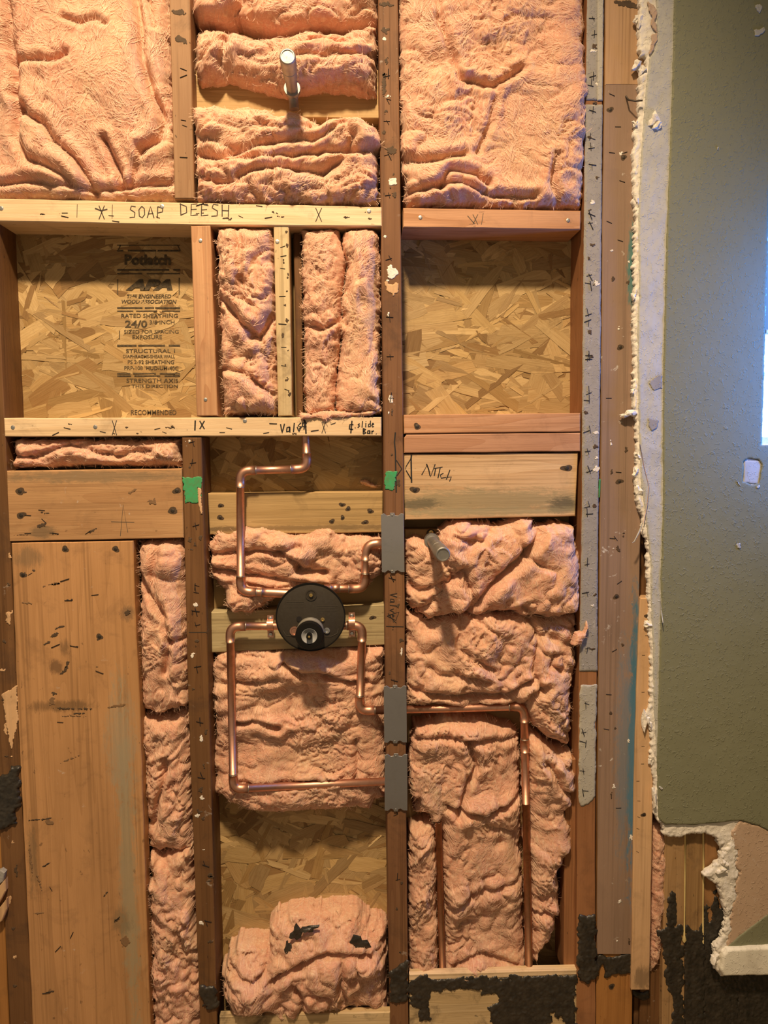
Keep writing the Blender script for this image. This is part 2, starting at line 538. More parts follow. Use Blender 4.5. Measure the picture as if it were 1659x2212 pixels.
def painted(name, col, dark, light, specks=.5, scale=1.0, orange=.0):
    """painted or plastered sheet with real orange-peel texture and wear"""
    n = NT(name)
    blot = n.noise(n.pos, 9 * scale, 6, .7, .4)
    c = n.mix(n.math('MULTIPLY', n.rng(blot, .46, .70), .55), col, dark)
    c = n.mix(n.math('MULTIPLY', n.rng(n.noise(n.pos, 34 * scale, 5, .7, .8), .60, .68), specks), c, light)
    c = n.mix(n.math('MULTIPLY', n.rng(n.noise(n.pos, 120, 3, .6), .66, .72), specks * .8), c, tuple(x * .35 for x in dark))
    v = n.n('ShaderNodeTexVoronoi'); n.set(v.inputs['Vector'], n.pos); v.inputs['Scale'].default_value = 210
    pe = n.noise(n.pos, 150, 3, .6, .8)
    h = n.math('ADD', n.math('MULTIPLY', n.rng(pe, .55, .75), 1.0), n.math('MULTIPLY', n.noise(n.pos, 30, 3), .6))
    return n.fin(c, .7 if not orange else .55, n.bump(h, .7, .0012), Specular_IOR_Level=.3)

M_WOOL = wool()
M_WOOLG = wool('dusty_fibreglass', .35)
M_FIB = plain('glass_fibre', (.80, .50, .36), .6, .5, 30, .0, (.80, .62, .42))
STUD1, STUD2 = (.235, .118, .056), (.15, .068, .03)
M_STUD = wood('old_stud_wood', STUD1, STUD2, 'z', 8, .45, scuffs=.35)
M_STUDL = wood('old_stud_upper', (.36, .22, .12), (.26, .14, .07), 'z', 8, .45, seed=2)
M_STUDD = wood('dark_stud_wood', (.19, .095, .038), (.12, .055, .02), 'z', 7, .45, seed=4, scuffs=.4)
M_NEWX = wood('new_pine_rail', (.80, .62, .40), (.68, .47, .26), 'x', 6, .28, seed=5, grain=.45)
M_NEWZ = wood('new_pine_upright', (.66, .53, .32), (.50, .37, .19), 'z', 6, .5, seed=6, grain=.5)
M_FIRX = wood('fir_rail', (.60, .34, .19), (.44, .215, .10), 'x', 10, .2, seed=7, grain=.75)
M_FIRZ = wood('fir_upright', (.56, .33, .18), (.43, .22, .11), 'z', 14, .2, seed=8, grain=.7)
M_FIRD = wood('darker_fir_rail', (.52, .29, .17), (.40, .195, .10), 'x', 7, .25, seed=9)
M_BLKL = wood('weathered_block', (.50, .30, .145), (.37, .195, .085), 'x', 7, .22, seed=10, grain=.45, scuffs=.5,
              stains=[(200, 1030, .20, .012, (.16, .13, .08), .6), (95, 1150, .03, .012, (.10, .08, .05), .6)])
M_NITCH = wood('mould_stained_block', (.66, .46, .26), (.50, .30, .14), 'x', 7, .15, seed=11, grain=.5,
               stains=[(1060, 1082, .25, .028, (.26, .22, .12), .72), (1215, 1092, .03, .018, (.09, .08, .05), .8), (900, 1090, .05, .012, (.09, .08, .05), .7),
                       (1060, 1105, .25, .008, (.33, .28, .16), .6)])
M_MIDB = wood('yellowed_block', (.52, .36, .17), (.36, .235, .095), 'x', 7, .25, seed=12, stains=[(640, 1146, .3, .006, (.12, .08, .04), .6), (480, 1150, .06, .008, (.12, .08, .04), .5)])
M_VALB = wood('greyed_block', (.50, .42, .24), (.34, .26, .13), 'x', 6, .25, seed=13)
M_BIG = wood('wide_plank_wood', (.51, .28, .125), (.38, .20, .082), 'z', 9, .28, seed=14, grain=.45, scuffs=.35,
             stains=[(278, 1900, .018, .35, (.30, .255, .16), .75), (262, 1600, .03, .12, (.33, .27, .18), .6), (60, 1205, .03, .02, (.13, .10, .06), .5),
                     (135, 1525, .07, .012, (.13, .075, .035), .65), (120, 1440, .014, .014, (.11, .06, .03), .7), (140, 1400, .012, .02, (.12, .07, .035), .6), (275, 1325, .014, .016, (.12, .08, .05), .6),
                     (70, 1850, .01, .08, (.14, .10, .055), .5), (265, 1990, .02, .03, (.15, .12, .07), .5)])
M_SIDE = wood('reddish_stud', (.36, .17, .075), (.25, .105, .04), 'z', 8, .3, seed=15)
M_WIDE = wood('tan_painted_board', (.305, .205, .145), (.285, .19, .13), 'z', 3, .12, (.10, .07, .05), seed=16, grain=.15, scuffs=.8,
              stains=[(1368, 1600, .012, .28, (.03, .17, .30), .9), (1352, 1620, .022, .24, (.12, .19, .24), .55), (1366, 560, .010, .09, (.03, .17, .17), .8), (1372, 1400, .008, .12, (.06, .16, .22), .6)])
M_PALEZ = wood('pale_pine_stud', (.66, .43, .24), (.56, .34, .17), 'z', 5, .22, seed=17, grain=.4, stains=[(1385, 2110, .02, .03, (.10, .07, .04), .6)])
M_TOPB = wood('top_pine', (.50, .32, .18), (.42, .25, .13), 'z', 4, .1, seed=18, grain=.35)
M_ORNG = wood('orange_stud', (.42, .20, .06), (.31, .135, .035), 'z', 6, .2, seed=19)
M_GREY = painted('grey_paint', (.30, .285, .265), (.20, .185, .165), (.48, .46, .43), .5, 2)
M_GREYP = painted('pale_grey_paint', (.42, .40, .34), (.33, .31, .26), (.55, .5, .45), .3, 2)
M_PLAST = painted('bare_plaster', (.47, .465, .41), (.35, .35, .32), (.60, .59, .55), .35, 2.2)
M_PLASTR = painted('broken_gypsum', (.78, .74, .66), (.58, .53, .48), (.84, .82, .76), .5, 4)
M_TORN = painted('torn_paper', (.50, .36, .25), (.42, .29, .19), (.62, .55, .47), .28, 1)
M_GREEN = painted('olive_wall_paint', (.210, .212, .130), (.190, .194, .118), (.28, .28, .20), .10, .7, 1)
M_WHITE = painted('white_trim_paint', (.80, .77, .66), (.5, .46, .38), (.72, .68, .6), .2, 2)
M_TAR = plain('black_tar', (.016, .014, .011), .40, .5, 60, .0025, (.075, .062, .045))
M_BLACK = plain('black_ink', (.014, .012, .010), .7, .2)
M_INK = plain('faded_ink', (.05, .036, .022), .8, .2)
M_PENCIL = plain('pencil_mark', (.10, .075, .05), .8, .2)
M_PRINT = plain('stamp_ink', (.022, .016, .009), .8, .42, 150, .0001, (.26, .18, .08))
M_GREENP = plain('green_spray_paint', (.03, .36, .13), .6, .75, 90, .0003, (.10, .16, .06))
M_COPPER = metal('copper', (.66, .37, .26), .37, .55, (.36, .17, .10))
M_COPPER2 = metal('dull_copper', (.40, .19, .10), .42, .7, (.20, .10, .05))
M_SOLDER = metal('solder', (.48, .44, .38), .35, .4, (.2, .16, .1))
M_ZINC = metal('galvanised_steel', (.40, .39, .36), .48, .45, (.35, .34, .32), scale=120)
M_PLATE = metal('nail_plate_steel', (.34, .34, .34), .5, .35, (.22, .22, .22), scale=25)
M_BRASS = metal('brass', (.75, .55, .22), .3, .3)
M_NAIL = metal('nail_steel', (.10, .085, .07), .5, .6, (.03, .02, .015))
M_SCREW = metal('screw_zinc', (.6, .6, .58), .3, .3)
M_VALVE = plain('black_plastic', (.030, .023, .015), .5, .35, 200, .0001, (.05, .045, .035))
M_VRING = plain('dark_plastic', (.008, .007, .006), .6, .2, Specular_IOR_Level=.15)
M_DIM = plain('dim_print', (.075, .062, .045), .7, .3)
M_VRIM = plain('grey_sleeve', (.22, .205, .17), .45, .3)
M_CONE = plain('grey_white_plastic', (.36, .37, .38), .4, .15)
M_GLUE = plain('yellow_glue', (.66, .52, .22), .4, .2)
M_SCUFF = plain('dark_scuff', (.085, .050, .024), .8, .6, 90, .0003, (.03, .02, .012))
M_SCUFFL = plain('brown_scuff', (.22, .125, .055), .8, .6, 90, .0003, (.13, .07, .035))
M_HOLE = plain('dark_hole', (.008, .006, .005), .9, .1)

def emit(name, col, st):
    n = NT(name)
    n.b.inputs['Emission Color'].default_value = (*col, 1); n.b.inputs['Emission Strength'].default_value = st
    return n.fin((.02, .02, .02), .2)
M_SKYLO = emit('bright_glass', (.80, 1.0, 1.0), 1.5)
M_SKYUP = emit('bright_blue_glass', (.22, .42, .85), .8)

# OSB: coloured flakes
def osb_mat():
    n = NT('oriented_strand_board')
    at = n.n('ShaderNodeAttribute'); at.attribute_name = 'flake'
    uv = n.n('ShaderNodeUVMap'); uv.uv_map = 'grain'
    g = n.noise(n.map(uv.outputs[0], (1, .045, 1)), 420, 4, .7)
    b = n.noise(n.map(uv.outputs[0], (1, .12, 1)), 60, 3, .6)
    col = n.mix(n.math('MULTIPLY', n.rng(g, .38, .66), .55), at.outputs['Color'], n.mix(1.0, at.outputs['Color'], (.62, .55, .42), 'MULTIPLY'))
    col = n.mix(n.math('MULTIPLY', n.rng(b, .5, .75), .5), col, n.mix(1.0, at.outputs['Color'], (.66, .56, .40), 'MULTIPLY'))
    sp = n.noise(n.pos, 16, 6, .7, .6)
    col = n.mix(n.math('MULTIPLY', n.rng(sp, .56, .72), .4), col, (.14, .085, .035))
    return n.fin(col, .62, n.bump(g, .6, .001), Specular_IOR_Level=.3)
M_OSB = osb_mat()

# ------------------------------------------------------------------ the setting
Y_OSB = .089
def make_osb():
    rnd = random.Random(11)
    a = P(-60, -120, Y_OSB); b = P(1320, 2300, Y_OSB)
    x0, x1, z0, z1 = a.x - .05, b.x + .3, 0.0, a.z + .03
    V = [(x0, Y_OSB, z0), (x1, Y_OSB, z0), (x1, Y_OSB, z1), (x0, Y_OSB, z1), (x0, Y_OSB + .011, z0), (x1, Y_OSB + .011, z0), (x1, Y_OSB + .011, z1), (x0, Y_OSB + .011, z1)]
    F = [(0, 1, 2, 3), (5, 4, 7, 6), (0, 4, 5, 1), (3, 2, 6, 7), (1, 5, 6, 2), (0, 3, 7, 4)]
    cols = [(.45, .31, .145)] * 6; uvs = [[(0, 0)] * 4] * 6
    pal = [(.50, .35, .165), (.43, .285, .125), (.57, .41, .20), (.35, .225, .09), (.46, .32, .15), (.29, .175, .07), (.40, .27, .125), (.52, .36, .16)]
    zones = [(0, 2212, -20, 430, 1150, 940, 480), (870, 1240, 500, 900, 1, 1, 1)]
    n = 0
    regs = [((20, 495), (425, 905), 520), ((865, 495), (1240, 905), 520), ((440, 940), (835, 1070), 240), ((455, 1700), (850, 2212), 620), ((1150, 1900), (1250, 2130), 90)]
    for (pa, pb, cnt) in regs:
        A = P(*pa, Y_OSB); B = P(*pb, Y_OSB)
        for k in range(cnt):
            cx = rnd.uniform(A.x - .02, B.x + .02); cz = rnd.uniform(B.z - .02, A.z + .02)
            L = rnd.uniform(.05, .17) ; w = rnd.uniform(.012, .042)
            if rnd.random() < .4: L *= .4; w *= .3
            an = rnd.gauss(0, .55) if rnd.random() < .75 else rnd.uniform(0, 3.14)
            ca, sa = math.cos(an), math.sin(an)
            y = Y_OSB - .0002 - .0016 * (k / cnt) - rnd.uniform(0, .0004)
            t1 = rnd.uniform(-.0006, .0006); 
            # torn ends
            pts = [(-L / 2, -w / 2)]
            for j in range(3): pts.append((-L / 2 + L * (j + 1) / 4, -w / 2 * rnd.uniform(.82, 1.1)))
            pts.append((L / 2, -w / 2 * rnd.uniform(.3, 1)))
            pts.append((L / 2 + rnd.uniform(-.01, .006), rnd.uniform(-.2, .3) * w))
            pts.append((L / 2 - rnd.uniform(0, .008), w / 2 * rnd.uniform(.5, 1)))
            for j in range(3): pts.append((L / 2 - L * (j + 1) / 4, w / 2 * rnd.uniform(.82, 1.1)))
            pts.append((-L / 2 + rnd.uniform(0, .01), w / 2 * rnd.uniform(.2, 1)))
            o = len(V); m = len(pts)
            for (u, v) in pts:
                V.append((cx + u * ca - v * sa, y + t1 * v / w * 2, cz + u * sa + v * ca))
            for (u, v) in pts:
                V.append((cx + u * ca - v * sa, y + .0006, cz + u * sa + v * ca))
            F.append(tuple(range(o, o + m)))
            c = pal[rnd.randrange(len(pal))]; s = rnd.uniform(.78, 1.12); c = tuple(q * s for q in c)
            ou, ov = rnd.uniform(0, 9), rnd.uniform(0, 9)
            cols.append(c); uvs.append([(v + ou, u + ov) for (u, v) in pts])
            dk = tuple(q * .45 for q in c)
            for j in range(m):
                j2 = (j + 1) % m
                F.append((o + j2, o + j, o + m + j, o + m + j2)); cols.append(dk); uvs.append([(0, 0)] * 4)
    o = link('wall_outer', V, F, M_OSB, origin=Vector(((x0 + x1) / 2, Y_OSB, 0)))
    me = o.data
    ca = me.color_attributes.new('flake', 'FLOAT_COLOR', 'CORNER')
    uvl = me.uv_layers.new(name='grain')
    cc = []; uu = []
    for c, u in zip(cols, uvs):
        for q in u:
            cc += [c[0], c[1], c[2], 1.0]; uu += [q[0], q[1]]
    ca.data.foreach_set('color', cc); uvl.data.foreach_set('uv', uu)
    return struct(o)
WALL = make_osb()
FLOORZ = 0.0
M_FLOOR = plain('subfloor', (.30, .21, .12), .8, .4, 12)
struct(box_w('floor', -1.1, 1.3, -1.9, .1, -.02, 0.0, M_FLOOR))

# ---- text helpers
def text_parts(items, y):
    """items: (string, px centre x, py centre y, px width, px height, shear, weight)"""
    parts = []
    for (s, cx, cy, w, h, sh, wt) in items:
        cu = bpy.data.curves.new('t', 'FONT'); cu.body = s; cu.size = 1; cu.shear = sh; cu.offset = wt * 1.35; cu.extrude = 0.0
        cu.resolution_u = 3
        o = bpy.data.objects.new('t', cu); COL.objects.link(o)
        dg = bpy.context.evaluated_depsgraph_get()
        me = bpy.data.meshes.new_from_object(o.evaluated_get(dg))
        v = np.array([tuple(q.co) for q in me.vertices]); f = [list(p.vertices) for p in me.polygons]
        bpy.data.objects.remove(o); bpy.data.curves.remove(cu); bpy.data.meshes.remove(me)
        lo, hi = v.min(0), v.max(0)
        a = P(cx - w / 2, cy + h / 2, y); b = P(cx + w / 2, cy + h / 2, y); c = P(cx - w / 2, cy - h / 2, y)
        out = []
        for q in v:
            s1 = (q[0] - lo[0]) / (hi[0] - lo[0]); s2 = (q[1] - lo[1]) / (hi[1] - lo[1])
            out.append(tuple(a + (b - a) * s1 + (c - a) * s2))
        parts.append((out, f))
    return parts

def bar(x0, y0, x1, y1, w, y):
    d = Vector((x1 - x0, y1 - y0)); n = Vector((-d.y, d.x)).normalized() * w / 2
    q = [(x0 + n.x, y0 + n.y), (x1 + n.x, y1 + n.y), (x1 - n.x, y1 - n.y), (x0 - n.x, y0 - n.y)]
    V = [tuple(P(a, b, y)) for a, b in q]
    return (V, [[0, 1, 2, 3]])

def brk(x0, x1, yy, w, y, rnd, gap=.12):
    """a printed bar broken where the flakes rise"""
    out = []; x = x0
    while x < x1:
        L = rnd.uniform(12, 60); e = min(x + L, x1)
        out.append(bar(x, yy, e, yy, w, y)); x = e + (rnd.uniform(2, 10) if rnd.random() < .5 else 0)
    return out

def stroke(poly, w, y):
    """pen line through points"""
    parts = []
    V = []; F = []
    n = len(poly)
    for i, (a, b) in enumerate(poly):
        p0 = poly[max(i - 1, 0)]; p1 = poly[min(i + 1, n - 1)]
        d = Vector((p1[0] - p0[0], p1[1] - p0[1]));
        if d.length < 1e-6: d = Vector((1, 0))
        nn = Vector((-d.y, d.x)).normalized() * w / 2
        V.append(tuple(P(a + nn.x, b + nn.y, y))); V.append(tuple(P(a - nn.x, b - nn.y, y)))
    for i in range(n - 1):
        F.append([2 * i, 2 * i + 1, 2 * i + 3, 2 * i + 2])
    return (V, F)

GL = {
 'S': [[(.9, .05), (.3, .0), (.15, .3), (.8, .55), (.75, .95), (.05, 1)]],
 'O': [[(.5, 0), (.1, .3), (.15, .85), (.55, 1), (.9, .7), (.85, .2), (.5, 0)]],
 'A': [[(0, 1), (.45, 0), (.95, 1)], [(.15, .65), (.85, .6)]],
 'P': [[(.15, 1), (.2, 0)], [(.2, 0), (.9, .15), (.85, .45), (.2, .55)]],
 'D': [[(.1, 0), (.15, 1)], [(.0, .05), (.8, .25), (.85, .75), (.1, 1)]],
 'E': [[(.9, 0), (.15, .05), (.1, 1), (.95, .9)], [(.12, .5), (.8, .45)]],
 'H': [[(.1, 0), (.1, 1)], [(.9, 0), (.85, 1)], [(.1, .5), (.9, .5)]],
 'N': [[(0, 1), (.3, .0), (.65, .95), (1, .0)]],
 'i': [[(.5, .35), (.45, 1)], [(.5, .08), (.55, .14)]],
 'T': [[(0, .12), (1, .0)], [(.55, .05), (.4, 1)]],
 'c': [[(.9, .45), (.3, .45), (.1, .75), (.4, 1), (.95, .9)]],
 'h': [[(.4, 0), (.05, .95)], [(.1, .65), (.7, .5), (.6, 1.05)]],
 'V': [[(0, .0), (.35, 1), (.9, .0)]],
 'a': [[(.85, .4), (.2, .45), (.1, .9), (.7, .85), (.85, .4), (.85, 1)]],
 'l': [[(.6, 0), (.4, 1)]],
 'v': [[(0, .45), (.4, 1), (.9, .4)]],
 'e': [[(.1, .7), (.85, .6), (.5, .4), (.1, .75), (.4, 1), (.9, .9)]],
 'B': [[(.1, 0), (.1, 1)], [(.0, .05), (.8, .2), (.2, .5), (.9, .75), (.1, 1)]],
 'r': [[(.2, .4), (.2, 1)], [(.2, .6), (.8, .4)]],
 's': [[(.85, .4), (.2, .5), (.8, .75), (.1, 1)]],
 'd': [[(.85, .5), (.2, .55), (.15, .95), (.8, .9)], [(.9, 0), (.85, 1)]],
 'X': [[(.1, 0), (.85, 1)], [(.85, 0), (.1, 1)]],
 '1': [[(.5, 0), (.45, 1)]],
 '¢': [[(.9, .3), (.3, .3), (.2, .65), (.85, .7)], [(.65, 0), (.45, 1)]],
 '.': [[(.2, .9), (.3, 1)]],
 ' ': [],
}
def write(s, x, y0, w, h, lw, y, slope=0.0, vert=False):
    parts = []
    for i, ch in enumerate(s):
        for st in GL[ch]:
            if vert:
                pts = [(x + h * (1 - v), y0 + (i + u * .8) * w) for u, v in st]
            else:
                pts = [(x + (i + u * .8) * w, y0 + v * h + slope * (i + u) * w) for u, v in st]
            # densify
            pp = []
            for (a, b) in zip(pts, pts[1:]):
                for k in range(3): pp.append((a[0] + (b[0] - a[0]) * k / 3, a[1] + (b[1] - a[1]) * k / 3))
            pp.append(pts[-1])
            parts.append(stroke(pp, lw, y))
    return parts

def ink(name, parts, mat, parent, thick=.0):
    V, F = merge(parts)
    return link(name, V, F, mat, parent)

# printed grade stamp on the sheathing
ys = Y_OSB - .0026
rs = random.Random(5)
T = []
T += text_parts([
 ('Potlatch', 319, 561, 100, 23, 0, .03), ('APA', 322, 615, 102, 24, .3, .05),
 ('THE ENGINEERED', 322, 640, 96, 8.5, .2, .018), ('WOOD ASSOCIATION', 322, 651.5, 119, 8.5, .2, .018),
 ('RATED SHEATHING', 323, 682, 122, 9, 0, .004), ('24/0', 294, 700, 48, 16, 0, .02), ('3/8 INCH', 350, 696, 54, 8.5, 0, .006),
 ('SIZED FOR SPACING', 327, 716.5, 118, 8, 0, .006), ('EXPOSURE', 318, 728, 64, 9, 0, .006),
 ('STRUCTURAL 1', 325, 758, 106, 8.5, 0, .01), ('DIAPHRAGMS-SHEAR WALL', 322, 770, 112, 7, 0, .006),
 ('PS 2-92 SHEATHING', 326, 782, 100, 8.5, 0, .01), ('PRP-108  HUD-UM-40C', 327, 795, 117, 8.5, 0, .01),
 ('STRENGTH AXIS', 329, 822, 112, 9, 0, .004), ('THIS DIRECTION', 334, 834, 100, 7, 0, .006), ('RECOMMENDED', 332, 891, 98, 10.5, 0, .006)], ys)
for (yy, w) in ((529.5, 1.8), (541.5, 3.6), (583, 3.6), (591, 2.6), (665, 3.4), (672, 2.6), (746.5, 4), (807, 3), (812, 3)):
    T += brk(253, 389, yy, w, ys, rs)
for (x, a, b) in ((254, 603, 636), (387, 600, 636), (258, 714, 733)):
    T.append(bar(x, a, x, b, 2, ys))
T.append(bar(255, 541, 260, 530, 2, ys)); T.append(bar(384, 530, 389, 541, 2, ys))
ink('grade_stamp', T, M_PRINT, WALL)

# ------------------------------------------------------------------ studs
def interp(tab, y):
    return float(np.interp(y, [t[0] for t in tab], [t[1] for t in tab]))

def stud(name, L, R, ya, yb, mat, y0=0.0, y1=.0885, parent=None, seed=0):
    ys_ = [ya] + [t for t in range(int(ya) + 150, int(yb) - 60, 150)] + [yb]
    pts = [(interp(R, y), y) for y in ys_] + [(interp(L, y), y) for y in reversed(ys_)]
    def ex(tab, y):
        if y < tab[0][0]: s = (tab[1][1] - tab[0][1]) / (tab[1][0] - tab[0][0]); return tab[0][1] + s * (y - tab[0][0])
        if y > tab[-1][0]: s = (tab[-1][1] - tab[-2][1]) / (tab[-1][0] - tab[-2][0]); return tab[-1][1] + s * (y - tab[-1][0])
        return interp(tab, y)
    pts = [(ex(R, y), y) for y in ys_] + [(ex(L, y), y) for y in reversed(ys_)]
    return board(name, pts, y0, y1, mat, parent, seed=seed)

def nail(parent, px, py, y=0.0, r=.0032, mat=None, name='nail', dark=True):
    c = P(px, py, y)
    pr = [(-.0001, r * 1.0), (.0009, r * .9), (.0013, r * .5), (.0013, .0002)]
    o = lathe(name, c, (0, -1, 0), pr, mat or M_NAIL, parent, seg=12)
    o['wo'] = tuple(Vector((c.x, c.y, c.z))) if False else o['wo']
    if name == 'nail':
        rr = random.Random(int(px * 7 + py)); a0 = rr.uniform(0, 6.28); e = rr.uniform(1.0, 1.7); a1 = rr.uniform(0, 6.28)
        V = []; m = 18
        for k in range(m):
            t = 2 * math.pi * k / m
            q = r * (1.45 + .25 * math.sin(2 * t + a0) + .18 * math.sin(3 * t + a1))
            V.append((c.x + q * math.cos(t) * e, c.y - .0004, c.z + q * math.sin(t)))
        link('nail_hole', V + [(v[0], v[1] + .0006, v[2]) for v in V], [list(range(m))] + [[k, k + m, (k + 1) % m + m, (k + 1) % m] for k in range(m)], M_SCUFF, o)
    return o

STAPLE = None
def staple(parent, px, py, ang, y, n=1, size=.011):
    """leftover crown staple standing slightly proud of the wood"""
    global STAPLE
    if STAPLE is None:
        V, F = merge([tube_data([(-.5, 0, 0), (-.47, -.05, 0), (.47, -.05, 0), (.5, 0, 0)], .045, 5)])
        me = bpy.data.meshes.new('staple'); me.from_pydata([tuple(v) for v in V], [], F); me.materials.append(M_HOLE); STAPLE = me
    c = P(px, py, y)
    o = bpy.data.objects.new('staple', STAPLE); COL.objects.link(o)
    o.parent = parent; o.location = c - Vector(parent['wo']); o.scale = (size, size, size)
    o.rotation_euler = (0, ang, 0)
    return o

S0L = [(400, -70), (2212, 18)]; S0R = [(500, -9), (1170, 22), (1560, 38), (2212, 70)]
s0 = stud('wall_stud', [(400, -75), (2212, 22)], S0R, -150, 2720, M_STUDD)
tag(s0, 'brown wall stud left of the wide plank, with black tar on its face', 'wall stud')
s00 = stud('wall_stud', [(1600, -60), (2212, -32)], [(1600, -8), (1790, 2), (2212, 19)], 1500, 2720, M_ORNG, .004, .0885)
tag(s00, 'golden stud at the bottom left corner, beside the tar-smeared brown stud', 'wall stud')

S1L = [(0, 366), (430, 377), (945, 393), (1500, 406), (2212, 432)]; S1R = [(0, 410), (430, 420), (945, 435), (1500, 451), (2212, 469)]
s1u = stud('wall_stud', S1L, S1R, -150, 429, M_STUDL)
tag(s1u, 'short upper length of stud between the pink batts, standing on the soap dish rail', 'wall stud')
s1 = stud('wall_stud', S1L, S1R, 945, 2720, M_STUDD)
tag(s1, 'dark stud with a bright green paint patch near its top, left of the shower valve', 'wall stud')
S2L = [(0, 817), (430, 822), (900, 828), (1400, 832), (2100, 841), (2212, 843)]; S2R = [(0, 860), (430, 865), (900, 871), (1400, 875), (2000, 880), (2212, 883)]
s2 = stud('wall_stud', S2L, S2R, -150, 2720, M_STUD)
tag(s2, 'tall full-height reddish brown stud right of the shower valve, carrying three steel plates', 'wall stud')
S3L = [(0, 1268), (400, 1262), (800, 1258), (1100, 1257), (1450, 1251), (1740, 1247), (2212, 1245)]; S3R = [(0, 1304), (450, 1299), (800, 1297), (1100, 1292), (1450, 1290), (1740, 1286), (2212, 1287)]
s3 = stud('wall_stud', S3L, S3R, -150, 2720, M_SIDE)
tag(s3, 'stud with flaking grey paint and staples, right of the niche', 'wall stud')
s4 = stud('wall_stud', [(0, 1308), (450, 1302), (1000, 1297), (1500, 1292), (2212, 1288)], [(0, 1392), (1150, 1383), (1400, 1378), (1700, 1372), (2212, 1366)], -150, 2720, M_ORNG, .0035, .0885)
tag(s4, 'orange wood post behind the tan painted board, bare at the bottom', 'wall stud')
wide = board('painted_board', [(1309, -150), (1396, -150), (1390, 183), (1384, 1150), (1379, 1400), (1373, 1700), (1368, 2062), (1290, 2062), (1293, 1500), (1298, 1000), (1302, 450), (1307, 183)], 0.0, .0034, M_WIDE)
tag(wide, 'tan painted board with blue spray along its edge, right of the grey stud', 'board')
topw = board('bare_patch', [(1309, -150), (1396, -150), (1390, 184), (1307, 184)], -.0006, .0001, M_TOPB, wide)
topw['label'] = 'unpainted yellow pine top of the board'
s5 = board('furring_strip', [(1383, 1292), (1415, 1292), (1412, 1600), (1409, 1800), (1403, 2139), (1364, 2139), (1370, 1700), (1377, 1450)], -.006, .028, M_PALEZ, seed=3)
tag(s5, 'long pale pine furring strip beside the torn edge of the drywall', 'wood strip')
s5b = board('wall_stud', [(1382, -150), (1440, -150), (1440, 1800), (1402, 2700), (1366, 2700), (1374, 1500)], .03, .0885, M_STUDD, seed=6)
tag(s5b, 'dark blue-stained stud seen in the slot above the pale furring strip', 'wall stud')
rb = [('wall_stud', [(1437, 1700), (1480, 1700), (1478, 2700), (1424, 2700)], 'stud behind the drywall hole, first of three, beside the pink sliver of insulation', M_BLKL),
      ('wall_stud', [(1482, 1700), (1520, 1700), (1517, 2700), (1479, 2700)], 'middle stud in the drywall hole, between two lines of yellow glue', M_BIG),
      ('wall_stud', [(1522, 1700), (1600, 1700), (1590, 2700), (1519, 2700)], 'stud behind the drywall hole next to the ragged white plaster edge', M_ORNG)]
RS = []
for i, (nm, pts, lab, m) in enumerate(rb):
    mm = wood('hole_stud_%d' % i, ((.46, .29, .14), (.40, .25, .11), (.38, .20, .08))[i], ((.34, .20, .085), (.28, .16, .065), (.28, .135, .05))[i], 'z', 7, .5, seed=30 + i)
    o = board(nm, pts, .002 + .0015 * i, .0885, mm, seed=i); tag(o, lab, 'wall stud'); RS.append(o)
o = board('wall_stud', [(1602, 1700), (1930, 1700), (1930, 2700), (1592, 2700)], .004, .0885, M_STUDD); tag(o, 'dark boarding under the white baseboard at the bottom right corner', 'board')
RS.append(o)
sd = board('side_trimmer', [(1222, 1640), (1245, 1640), (1243, 2102), (1218, 2102)], .016, .0885, M_SIDE, s3)
sd2 = board('dark_flange', [(1385, 2100), (1437, 1900), (1437, 2700), (1366, 2700)], .02, .06, M_STUDD)
tag(sd2, 'dark brown timber below the furring strip, left of the drywall hole', 'wall stud')

# grey paint coats on the grey stud
for k, (a, b, m, x0, x1) in enumerate([(-150, 217, M_GREY, 0, 0), (226, 1450, M_GREY, 0, 0), (1479, 1722, M_GREYP, 2, -1)]):
    yy = list(range(a, b, 140)) + [b]
    ex = lambda tab, y: interp(tab, max(y, 0))
    pts = [(ex(S3R, y) + x1, y) for y in yy] + [(ex(S3L, y) + x0, y) for y in reversed(yy)]
    if k == 2: pts = pts[:-len(yy)] + [(1272, 1738), (1254, 1742)] + pts[-len(yy):]
    relief('paint_coat', pts, 0, -.0016, .0, m, s3, cell=.003, R=.003, yedge=-.0008, edge_noise=.0007 if k < 2 else .002, seed=50 + k)
o = board('paint_stripe', [(1291, -150), (1305, -150), (1302, 217), (1291, 217)], -.0030, -.0014, M_GREYP, s3); o['label'] = 'paler grey stripe on the upper stud'
o = board('green_streak', [(1294.5, 1035), (1298, 1035), (1296, 1075), (1293.5, 1075)], -.0022, -.001, M_GREENP, s3)

# ------------------------------------------------------------------ rails and blocks
soap = board('soap_dish_rail', [(-60, 427), (0, 429), (410, 438), (825, 447), (825, 489), (410, 486), (0, 478), (-60, 477)], -.001, .0885, M_NEWX, seed=2)
tag(soap, 'pale pine rail with SOAP DEESH scrawled on it, over the left niche', 'rail')
plate = board('lower_rail', [(8, 903), (824, 901), (824, 942), (10, 943)], -.001, .0885, M_NEWX, seed=4)
tag(plate, 'pale pine rail under the left niche, marked 1X and Valve', 'rail')
v1 = board('niche_upright', [(412, 488), (454, 487), (470, 898), (425, 899)], -.0005, .0885, M_FIRZ, seed=5)
tag(v1, 'reddish fir upright forming the right side of the printed niche', 'upright')
v2 = board('narrow_upright', [(591, 484), (624, 483), (631, 898), (601, 899)], .002, .0885, M_NEWZ, seed=6)
tag(v2, 'narrow pale upright between the two pink strips beneath the soap dish rail', 'upright')
v3 = board('back_upright', [(634, 470), (650, 470), (655, 925), (641, 925)], .045, .0885, M_STUDD, seed=7)
tag(v3, 'thin dark upright tucked behind the narrow pale upright', 'upright')
n1 = board('niche_rail', [(871, 449), (1255, 455), (1254, 496), (871, 491)], -.001, .0885, M_FIRX, seed=8)
